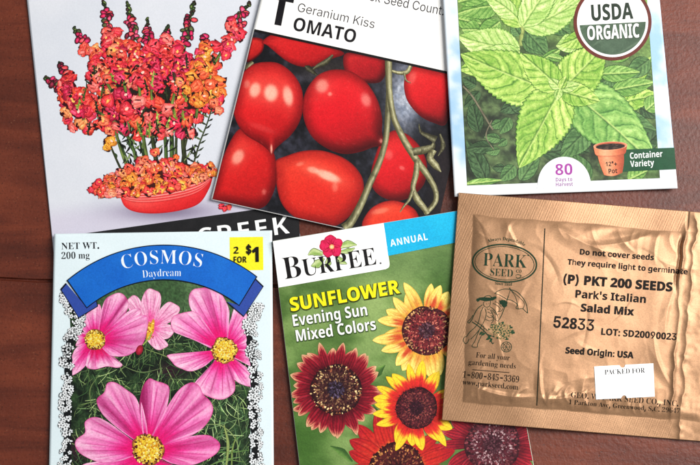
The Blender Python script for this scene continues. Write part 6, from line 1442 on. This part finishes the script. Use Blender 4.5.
    g.quad([(383.9, 223.0), (486.2, 206.2), (490.9, 235.6), (388.2, 255.8)], 3, lambda X, Y, u, v: mix((34, 180, 226), (20, 166, 214), fbm(X / 20, Y / 20, 2)))
    ann = g.build('annual_band')
    g = MB(s, .76)
    g.text('ANNUAL', 'sansB', 9.6, (390.8, 246.6), (428.2, 239.6), (236, 248, 252), track=.06)
    g.build('annual_lettering', ann)
    # small petunia with leaves over the name
    g = MB(s, .79); a0 = 9.6
    ink = (26, 24, 26)
    g.text('B', 'serifB', 33, (284.2, 279.6), a0, ink, hs=.92, bold=-.008, layer=.842)
    g.text('URPEE', 'serifB', 26, (303.2, 276.6), (377.6, 264.2), ink, bold=-.006, layer=.842)
    g.ellipse(380.6, 263.2, 1.0, 1.0, 0, (90, 90, 90), .842, n=12, nr=2)
    g.build('brand_lettering', head)
    g = MB(s, .76)
    lf = lambda X, Y, S, T: mix((128, 160, 84), (214, 226, 168), .5 + .5 * np.sin(T * 3) * .6 + .3 * (vn(X / 2, Y / 2, 3) - .5))
    for pts, w in [([(323, 254), (314, 252), (308, 255)], [3, 7, .5]), ([(324, 258), (317, 264), (311, 266)], [2, 8, .5]), ([(338, 248), (348, 244), (357, 245)], [2, 7, .5]), ([(340, 252), (348, 251), (355, 248)], [2, 5, .5]), ([(337, 256), (341, 261), (347, 264)], [2, 6, .5]), ([(328, 258), (328, 263), (325, 267)], [2, 6, .5])]:
        g.strip(pts, np.array(w) * 1.12 + .5, (84, 104, 66), .825, nt=3); g.strip(pts, w, lf, .83, nt=7)
    g.build('emblem_leaves', head)
    g = MB(s, .85)
    for k, a in enumerate([90, 18, 306, 234, 162]):
        th = R(a + 9); x = 331.4 + math.cos(th) * 5.6; y = 246.3 - math.sin(th) * 5.4
        g.ellipse(x, y, 6.4, 6.0, a, lambda X, Y, r: mix((222, 44, 96), (176, 20, 66), sst(.75, 1, r) + .5 * sst(.6, .8, vn(X, Y, 4))), .85 + .002 * k, wob=.14, seed=k)
    for k in range(5):
        th = R(54 + 72 * k + 9); g.strip([(331.4, 246.3), (331.4 + math.cos(th) * 7.5, 246.3 - math.sin(th) * 7.5)], [1.6, .3], (160, 16, 56), .866, n=5)
    g.ellipse(331.8, 246.8, 2.4, 2.4, 0, lambda X, Y, r: mix((252, 240, 190), (232, 150, 90), r), .87)
    g.build('emblem_flower', head)
    g = MB(s, .72)
    g.text('SUNFLOWER', 'sansB', 18.4, (291.0, 311.8), (400.4, 293.4), (58, 66, 24), bold=.055, layer=.72)
    g.text('SUNFLOWER', 'sansB', 18.4, (290.6, 311.2), (400.0, 292.8), (248, 234, 34), bold=.018, layer=.75)
    g.build('title_lettering')
    g = MB(s, .72)
    g.text('Evening Sun', 'sansB', 15.8, (292.9, 326.9), (368.9, 315.5), (60, 84, 40), bold=.03, layer=.72)
    g.text('Evening Sun', 'sansB', 15.8, (292.5, 326.3), (368.5, 314.9), (250, 250, 246), bold=.0, layer=.75)
    g.text('Mixed Colors', 'sansB', 15.8, (296.2, 342.2), (377.2, 329.9), (60, 84, 40), bold=.03, layer=.72)
    g.text('Mixed Colors', 'sansB', 15.8, (295.8, 341.6), (376.8, 329.3), (250, 250, 246), bold=.0, layer=.75)
    g.build('variety_lettering')


sunflower()


# ================================================================== gold foil packet
def foil():
    O = np.array((458.6, 192.6)); e1 = np.array((.99675, .0806)); 
    TL, TR, BR, BL = O, np.array((744, 215.8)), np.array((737, 444.2)), np.array((442.0, 420.0))
    # u along the top edge 0..286, v down 0..228 (packet coordinates)
    def uv(x, y):
        x = np.asarray(x, float); y = np.asarray(y, float)
        v = ((y - O[1]) * e1[0] - (x - O[0]) * e1[1]) * .9985
        u = (x - O[0]) * e1[0] + (y - O[1]) * e1[1] + v * .0 
        left = np.interp(v, [0, 228], [0, 2.0])     # packet widens slightly toward the camera
        return u + left * 0 - (-(v) * 0.0) + v * -.0 + 0, v
    q0 = random.Random(31); CREASE = []
    for k in range(22): CREASE.append((q0.uniform(30, 225), q0.uniform(30, 200), q0.uniform(0, 3.14), q0.uniform(12, 42), q0.uniform(4, 11), q0.choice([-1, 1, 1]) * q0.uniform(.05, .17)))
    for k in range(20): CREASE.append((q0.uniform(26, 225), q0.uniform(186, 206), q0.uniform(1.0, 2.1), q0.uniform(9, 26), q0.uniform(4, 9), q0.uniform(.15, .45)))
    for k in range(9): CREASE.append((q0.uniform(40, 222), q0.uniform(24, 40), q0.uniform(.9, 2.3), q0.uniform(10, 28), q0.uniform(5, 10), q0.uniform(.12, .34)))
    for k in range(7): CREASE.append((q0.uniform(22, 32), q0.uniform(30, 200), q0.uniform(-.5, .5), q0.uniform(8, 20), q0.uniform(4, 8), q0.uniform(.1, .3)))
    CREASE += [(130, 40, .35, 40, 13, .5), (170, 36, -.30, 34, 12, .5), (60, 198, .1, 34, 8, .55), (120, 196, -.25, 26, 8, .5), (98, 190, 1.3, 22, 7, .4), (212, 150, 1.2, 30, 8, .35), (218, 100, 1.7, 34, 8, .3)]
    def h(x, y):
        u, v = uv(x, y)
        base = 3.95 - 2.75 * sst(70, 200, u)
        left = u - (16.5 + .02 * v); topd = v - 20.5; bot = 208.5 - v; right = 228 - u
        sd = np.minimum(np.minimum(left * 1.1, topd), bot)
        sd = sd + 3.0 * (fbm(u / 22, v / 22, 3, 2) - .5)
        rr = np.clip(right, 0, 400)
        pil = 1 - np.exp(-np.clip(sd, 0, 300) / 7.5)
        H = base + 1.15 * pil * (.35 + .65 * sst(-6, 26, right))
        # the filled belly: seeds lie low in the pouch
        H = H + .35 * np.exp(-(((u - 140) / 78) ** 2 + ((v - 120) / 66) ** 2))
        inn = sst(0, 8, sd)
        # soft creases inside, radiating from the seals
        cb = np.exp(-np.clip(bot, 0, 300) / 17) * inn; ct = np.exp(-np.clip(topd, 0, 300) / 15) * inn; cl = np.exp(-np.clip(left, 0, 300) / 9) * inn
        H = H + cb * 1.5 * (fbm(u / 15, v / 34, 11, 3) - .5) + ct * .9 * (fbm(u / 27, v / 40 + u / 60, 12, 3) - .5) + cl * .4 * (fbm(u / 30, v / 14, 13, 3) - .5)
        ridg = 1 - np.abs(2 * fbm(u / 42 + v / 80, v / 46 - u / 90, 14, 3) - 1)
        H = H + inn * .12 * ridg ** 3
        for (cu, cv, an, ln_, wd, am) in CREASE:      # sharp folds: a tent profile that dies away at both ends
            du = u - cu; dv = v - cv; al = (du * math.cos(an) + dv * math.sin(an)) / ln_
            ac = -du * math.sin(an) + dv * math.cos(an) + 5 * al * al * (1 if am > 0 else -1)
            fall = np.where(ac > 0, wd, wd * .45)
            H = H + inn * am * np.clip(1 - np.abs(ac) / fall, 0, 1) ** 1.3 * np.clip(1 - al * al, 0, 1)
        # long shallow dent under the top seal
        H = H - ct * .5 * np.exp(-((u - 150 + 2 * (v - 30)) / 14) ** 2)
        # pressed folds at the right where the pouch runs into the torn flap
        w1 = 227 + 7 * (fbm(v / 26, 0 * v, 21, 3) - .5); w2 = 239 + 12 * (fbm(v / 19, 0 * v + 4, 22, 3) - .5); w3 = 222 - .10 * (v - 40)
        H = H + 1.0 * np.exp(-np.abs(u - w1 - 1.6) / 2.6) * sst(10, 26, v) * sst(214, 196, v) * (.35 + .65 * sst(80, 50, v) + .5 * sst(120, 150, v))
        H = H - .9 * np.exp(-((u - w1 + 2.2) / 1.5) ** 2) * sst(22, 32, v) * sst(84, 66, v)
        H = H + .7 * np.exp(-np.abs(u - w2) / 3.2) * sst(-1, 9, v) * (.4 + .6 * vn(v / 16, 0 * v, 7))
        H = H + sst(224, 244, u) * .55 * (fbm(u / 17, v / 21, 23, 3) - .35) * sst(2, 20, v)
        H = H - .35 * np.exp(-((u - 230.5) / .9) ** 2) * sst(24, 14, v)
        # stamped lattice of the seals
        seal = sst(1.5, -1.5, sd) * sst(236, 228, u)
        p1 = (u * .94 + v * .34) * 2 * np.pi / 2.6; p2 = (v * .94 - u * .34) * 2 * np.pi / 2.6
        H = H + seal * .024 * (np.sin(p1) * np.sin(p2) + .55 * np.sin(p1))
        H = H + seal * .18 * (fbm(u / 26, v / 26, 30, 2) - .5)
        return H
    s = Sheet('foil_seed_packet', 'wrinkled gold foil seed packet with dark green printing and embossed sealed edges', 'seed packet', h, 590, 315)

    m, nt, bs = new_mat('gold_foil'); L = nt.links.new
    geo = nd(nt, 'ShaderNodeNewGeometry')
    n1 = nd(nt, 'ShaderNodeTexNoise', Scale=55.0, Detail=5.0); L(geo.outputs['Position'], n1.inputs['Vector'])
    n2 = nd(nt, 'ShaderNodeTexNoise', Scale=2200.0, Detail=2.0); L(geo.outputs['Position'], n2.inputs['Vector'])
    cr = nd(nt, 'ShaderNodeValToRGB'); L(n1.outputs['Fac'], cr.inputs['Fac'])
    cr.color_ramp.elements[0].position = .35; cr.color_ramp.elements[0].color = (0.285, 0.150, 0.074, 1)
    cr.color_ramp.elements[1].position = .68; cr.color_ramp.elements[1].color = (0.36, 0.198, 0.102, 1)
    mr = nd(nt, 'ShaderNodeMapRange'); mr.inputs['From Min'].default_value = .3; mr.inputs['From Max'].default_value = .7; mr.inputs['To Min'].default_value = .86; mr.inputs['To Max'].default_value = 1.12
    L(n2.outputs['Fac'], mr.inputs['Value'])
    sc = nd(nt, 'ShaderNodeVectorMath', operation='SCALE'); L(cr.outputs[0], sc.inputs[0]); L(mr.outputs[0], sc.inputs['Scale'])
    L(sc.outputs[0], bs.inputs['Base Color'])
    bs.inputs['Metallic'].default_value = .5; bs.inputs['Roughness'].default_value = .43
    n3 = nd(nt, 'ShaderNodeTexNoise', Scale=520.0, Detail=3.0); L(geo.outputs['Position'], n3.inputs['Vector'])
    bp = nd(nt, 'ShaderNodeBump', Strength=.10, Distance=.0003); L(n3.outputs['Fac'], bp.inputs['Height']); L(bp.outputs[0], bs.inputs['Normal'])
    body(s, 'foil_pouch', (TL, TR, BR, BL), (200, 150, 100), step=.62, thick=.45, mat=m)

    GREEN = (40, 66, 48); DARK = (44, 36, 26); gi = M['gold_ink']
    T = .22
    # ---- oval badge
    b = MB(s, T); b.fine = 1; ang = -4.5
    t = np.linspace(0, 2 * np.pi, 90); ca, sa = math.cos(R(4.5)), math.sin(R(4.5))
    el = lambda a, bb, cx=504.6, cy=263.2: [(cx + a * math.cos(k) * ca - bb * math.sin(k) * sa, cy + a * math.cos(k) * sa + bb * math.sin(k) * ca) for k in t]
    b.line(el(32.0, 18.6), 1.5, GREEN, n=180); b.line(el(29.6, 16.6), .6, GREEN, n=180)
    b.build('badge_oval', mat=gi)
    b = MB(s, T); b.fine = 1
    b.text('PARK', 'serifB', 19.6, (482.6, 265.6), (526.6, 268.0), GREEN, bold=-.008)
    b.text('SEED', 'serifB', 11.2, (489.4, 275.4), (513.2, 277.0), GREEN, bold=-.010)
    b.text('CO', 'serifB', 5.0, (516.0, 272.6), (521.6, 273.0), GREEN, bold=-.004)
    b.line(spline([(515.6, 275.2), (518, 274.6), (521, 275.4), (520, 277.4), (517, 277.8), (516, 276.6)], 30), .6, GREEN)
    b.ellipse(528.2, 255.4, .7, .7, 0, GREEN, n=8, nr=2)
    b.build('badge_lettering', mat=gi)
    b = MB(s, T); b.fine = 1
    b.text('Always Dependable', 'serifB', 5.0, (487.4, 242.6), (525.2, 246.4), GREEN, bold=-.004, arc=44)
    b.text('Since 1868', 'serifB', 4.6, (494.8, 284.6), (512.2, 286.0), GREEN, bold=-.004)
    b.build('motto_lettering', mat=gi)
    b = MB(s, T); b.fine = 1
    b.line([(544.9, 228.4), (541.0, 316), (536.9, 405.5)], 1.0, (52, 52, 38), n=160)
    b.build('dividing_rule', mat=gi)

    # ---- line drawing: gardener with parasol, bent over a barrow of flowers
    b = MB(s, T); b.fine = 1; k = 4.222
    Z = lambda pts: [(455 + x / k, 290 + y / k) for x, y in pts]
    def ln(pts, w=.62, col=GREEN, sm=True):
        P = np.array(Z(pts)); b.line(spline(P, max(14, len(P) * 7)) if sm and len(P) > 2 else P, w, col, n=max(14, len(P) * 8))
    # parasol
    ln([(168, 14), (184, 3), (208, -4), (234, -2), (262, 8), (286, 32), (302, 62), (307, 98)], .7)
    ln([(307, 98), (298, 90), (288, 80), (280, 78), (268, 80), (258, 76), (262, 60), (240, 44), (222, 40), (204, 30), (186, 20), (168, 14)], .6)
    ln([(234, -2), (256, 30), (268, 80)], .5); ln([(234, -2), (222, 40)], .45); ln([(234, -2), (290, 50), (288, 80)], .5); ln([(234, -2), (230, -10)], .8)
    ln([(226, 24), (214, 62), (196, 108), (180, 134)], .75)
    # hat and head
    b.poly(Z([(100, 32), (122, 30), (150, 32), (172, 26), (176, 34), (160, 44), (130, 48), (104, 42)]), GREEN)
    ln([(122, 34), (130, 26), (146, 24), (156, 32)], .7); b.poly(Z([(92, 36), (104, 34), (104, 46), (96, 50), (90, 44)]), GREEN)
    ln([(124, 48), (120, 58), (126, 70), (138, 72), (148, 64), (150, 46)], .55); ln([(132, 58), (136, 60)], .5); ln([(142, 56), (145, 58)], .5)
    # back, coat and arms
    ln([(116, 62), (96, 78), (82, 102), (72, 124), (60, 140)], .8); ln([(60, 140), (54, 134), (66, 122), (76, 106)], .6)
    ln([(120, 72), (110, 92), (104, 118), (98, 140)], .6); ln([(126, 76), (132, 96), (128, 120), (118, 142)], .6)
    ln([(148, 70), (166, 84), (178, 104), (182, 122)], .6); ln([(150, 84), (160, 104), (162, 128), (152, 142)], .55); ln([(138, 92), (150, 98), (160, 96)], .5); ln([(134, 108), (146, 116), (162, 114)], .5); ln([(130, 124), (146, 130), (160, 126)], .5)
    for j in range(9):
        x = 134 + (j * 37) % 40; y = 78 + (j * 23) % 52; ln([(x, y), (x + 8, y + 4), (x + 14, y + 1)], .42)
    # shawl and flower at the breast
    b.ellipse(*Z([(208, 58)])[0], 3.6, 3.0, 20, GREEN, wob=.4, n=18, nr=2); b.ellipse(*Z([(196, 50)])[0], 2.4, 1.8, -10, GREEN, wob=.4, n=16, nr=2)
    ln([(160, 56), (176, 64), (190, 78), (184, 92)], .55); ln([(170, 48), (186, 58), (196, 72)], .5); ln([(178, 92), (196, 88), (204, 76)], .5)
    # legs and feet
    ln([(98, 140), (84, 158), (62, 178), (50, 196)], .65); ln([(116, 144), (104, 166), (86, 188), (66, 208)], .65)
    ln([(50, 196), (40, 200), (36, 214), (44, 226), (54, 220), (60, 206)], .6); ln([(104, 166), (94, 190), (84, 216), (76, 228)], .6); ln([(120, 150), (122, 172), (108, 200), (96, 226)], .6)
    ln([(76, 228), (72, 238), (84, 242), (94, 240), (96, 226)], .6)
    # barrow
    ln([(72, 134), (96, 150), (124, 174), (150, 204)], .9); ln([(84, 130), (110, 148), (138, 172)], .6); ln([(150, 204), (158, 226), (164, 222)], .8); ln([(130, 184), (160, 196), (196, 208)], .7)
    cx, cy = Z([(217, 240)])[0]
    b.line([(cx + 5.2 * math.cos(a), cy + 5.0 * math.sin(a)) for a in np.linspace(0, 6.283, 30)], .7, GREEN, n=60)
    b.line([(cx + 3.4 * math.cos(a), cy + 3.3 * math.sin(a)) for a in np.linspace(0, 6.283, 30)], .45, GREEN, n=60)
    for a in range(6): b.line([(cx, cy), (cx + 5 * math.cos(a), cy + 5 * math.sin(a))], .4, GREEN, n=4)
    b.build('gardener_drawing', mat=gi)
    b = MB(s, T); b.fine = 1; q = random.Random(9)
    ctr = Z([(194, 172)])[0]
    for i in range(70):
        a = q.uniform(0, 6.283); rr = math.sqrt(q.random()); x = ctr[0] + 12.6 * rr * math.cos(a); y = ctr[1] + 9.2 * rr * math.sin(a) + .10 * (x - ctr[0])
        b.ellipse(x, y, q.uniform(1.0, 1.9), q.uniform(.7, 1.3), q.uniform(0, 180), (44, 78, 54), T + .0008 * i, wob=.4, seed=i, n=12, nr=2)
    for i in range(54):
        a = i * 2.4; rr = math.sqrt((i + .5) / 54); x = ctr[0] + 11.6 * rr * math.cos(a); y = ctr[1] + 8.4 * rr * math.sin(a) + .10 * (x - ctr[0])
        b.ellipse(x, y, 1.05, .9, 0, (172, 142, 104), T + .06 + .0006 * i, wob=.3, seed=i, n=10, nr=2)
        b.ellipse(x, y, .3, .3, 0, GREEN, T + .1, n=6, nr=2)
    for x, y, a in [(146, 196, 40), (152, 212, 60), (140, 206, 20), (120, 186, 30), (110, 182, 50)]:
        z = Z([(x, y)])[0]; b.ellipse(z[0], z[1], 2.2, 1.0, a, (44, 78, 54), T + .11, n=12, nr=2)
    b.build('flower_drawing', mat=gi)

    # ---- address block on the left
    b = MB(s, T); b.fine = 1
    b.text('For all your', 'serifB', 8.2, (475.6, 357.4), (509.6, 360.4), DARK, bold=-.008, shear=.06)
    b.text('gardening needs', 'serifB', 8.2, (468.2, 364.4), (516.0, 368.8), DARK, bold=-.008, shear=.06)
    b.line([(472.4, 369.6), (509.6, 372.6)], .7, DARK, n=30)
    b.text('1-800-845-3369', 'serifB', 9.6, (462.4, 377.4), (519.2, 382.6), DARK, bold=-.006)
    b.text('www.parkseed.com', 'serifB', 8.2, (462.4, 384.4), (518.2, 389.8), DARK, bold=-.008)
    b.build('contact_lettering', mat=gi)

    # ---- machine printed block on the right
    INK = (34, 28, 24); b = MB(s, T); b.fine = 1
    for txt, sz, p, p2, bd in [('Do not cover seeds', 7.8, (579.2, 254.4), (654.0, 260.2), .014), ('They require light to germinate', 7.6, (567.4, 264.4), (687.8, 274.4), .014),
                               ('(P) PKT 200 SEEDS', 12.2, (562.0, 283.0), (672.4, 291.4), .03), ("Park's Italian", 10.6, (574.4, 297.4), (646.4, 303.0), .014),
                               ('Salad Mix', 10.6, (580.4, 311.2), (633.6, 315.4), .026), ('52833', 15.0, (552.4, 327.0), (594.6, 330.8), .012),
                               ('LOT: SD20090023', 9.2, (600.4, 334.6), (677.0, 340.2), .014), ('Seed Origin: USA', 8.6, (565.2, 353.2), (633.2, 358.2), .03)]:
        b.text(txt, 'sansB', sz, p, p2, INK, bold=bd)
    b.build('lot_lettering', mat=gi)
    b = MB(s, T); b.fine = 1
    b.text('GEO. W. PARK SEED CO., INC.', 'serifB', 8.6, (570.6, 397.3), (678.6, 406.2), DARK, bold=-.010)
    b.text('1 Parkton Ave, Greenwood, S.C. 29647', 'serifB', 7.0, (568.4, 404.0), (680.0, 413.2), DARK, bold=-.010)
    b.build('address_lettering', mat=gi)

    # ---- white stuck-on label, with its punched notches
    st = MB(s, .16)
    A, B_, C_, D_ = [np.array(p) for p in ((594.2, 366.4), (653.4, 363.2), (654.8, 396.6), (596.0, 399.4))]
    nu, nv = 60, 34
    u, v = np.meshgrid(np.linspace(0, 1, nu), np.linspace(0, 1, nv))
    cutT = np.where(np.abs(u - .48) < .045, .085 * np.sqrt(np.clip(1 - ((u - .48) / .045) ** 2, 0, 1)), 0)
    cutB = np.where(np.abs(u - .48) < .045, .085 * np.sqrt(np.clip(1 - ((u - .48) / .045) ** 2, 0, 1)), 0)
    vv = cutT + (1 - cutT - cutB) * v
    P = (A * (1 - u[..., None]) + B_ * u[..., None]) * (1 - vv[..., None]) + (D_ * (1 - u[..., None]) + C_ * u[..., None]) * vv[..., None]
    st.grid(P[..., 0], P[..., 1], mix((244, 244, 244), (252, 252, 252), fbm(P[..., 0] / 9, P[..., 1] / 9, 2)), .6)
    lab = st.build('white_label', mat=M['white_stock'])
    b = MB(s, .8); b.fine = 1
    b.text('PACKED FOR', 'serifB', 7.4, (604.6, 374.6), (645.0, 372.6), (40, 38, 40), bold=-.008)
    b.build('label_lettering', lab)


foil()

# ================================================================== light and camera
w = bpy.data.worlds.new('World'); scene.world = w; w.use_nodes = True
w.node_tree.nodes['Background'].inputs[0].default_value = (0.93, 0.96, 1.0, 1)
w.node_tree.nodes['Background'].inputs[1].default_value = 0.33


def lamp(name, loc, target, size, power, col):
    l = bpy.data.lights.new(name, 'AREA'); l.shape = 'RECTANGLE'; l.size, l.size_y = size; l.energy = power; l.color = col
    o = bpy.data.objects.new(name, l); COL.objects.link(o); o.location = loc
    o.rotation_euler = (Vector(target) - Vector(loc)).to_track_quat('-Z', 'Y').to_euler()
    return o


lamp('window_light', (0.72, 0.22, 0.78), (0.02, 0, 0), (0.5, 0.7), 19.8, (1.0, 0.975, 0.94))

cam = bpy.data.cameras.new('camera'); co = bpy.data.objects.new('camera', cam); COL.objects.link(co)
co.location = CAM; co.rotation_euler = (TILT, 0, 0)
cam.sensor_width = 36.0; cam.lens = LENS; cam.clip_start = 0.01; cam.clip_end = 50
scene.camera = co
scene.view_settings.view_transform = 'Standard'; scene.view_settings.look = 'None'
scene.view_settings.exposure = 0; scene.view_settings.gamma = 1
scene.cycles.max_bounces = 6
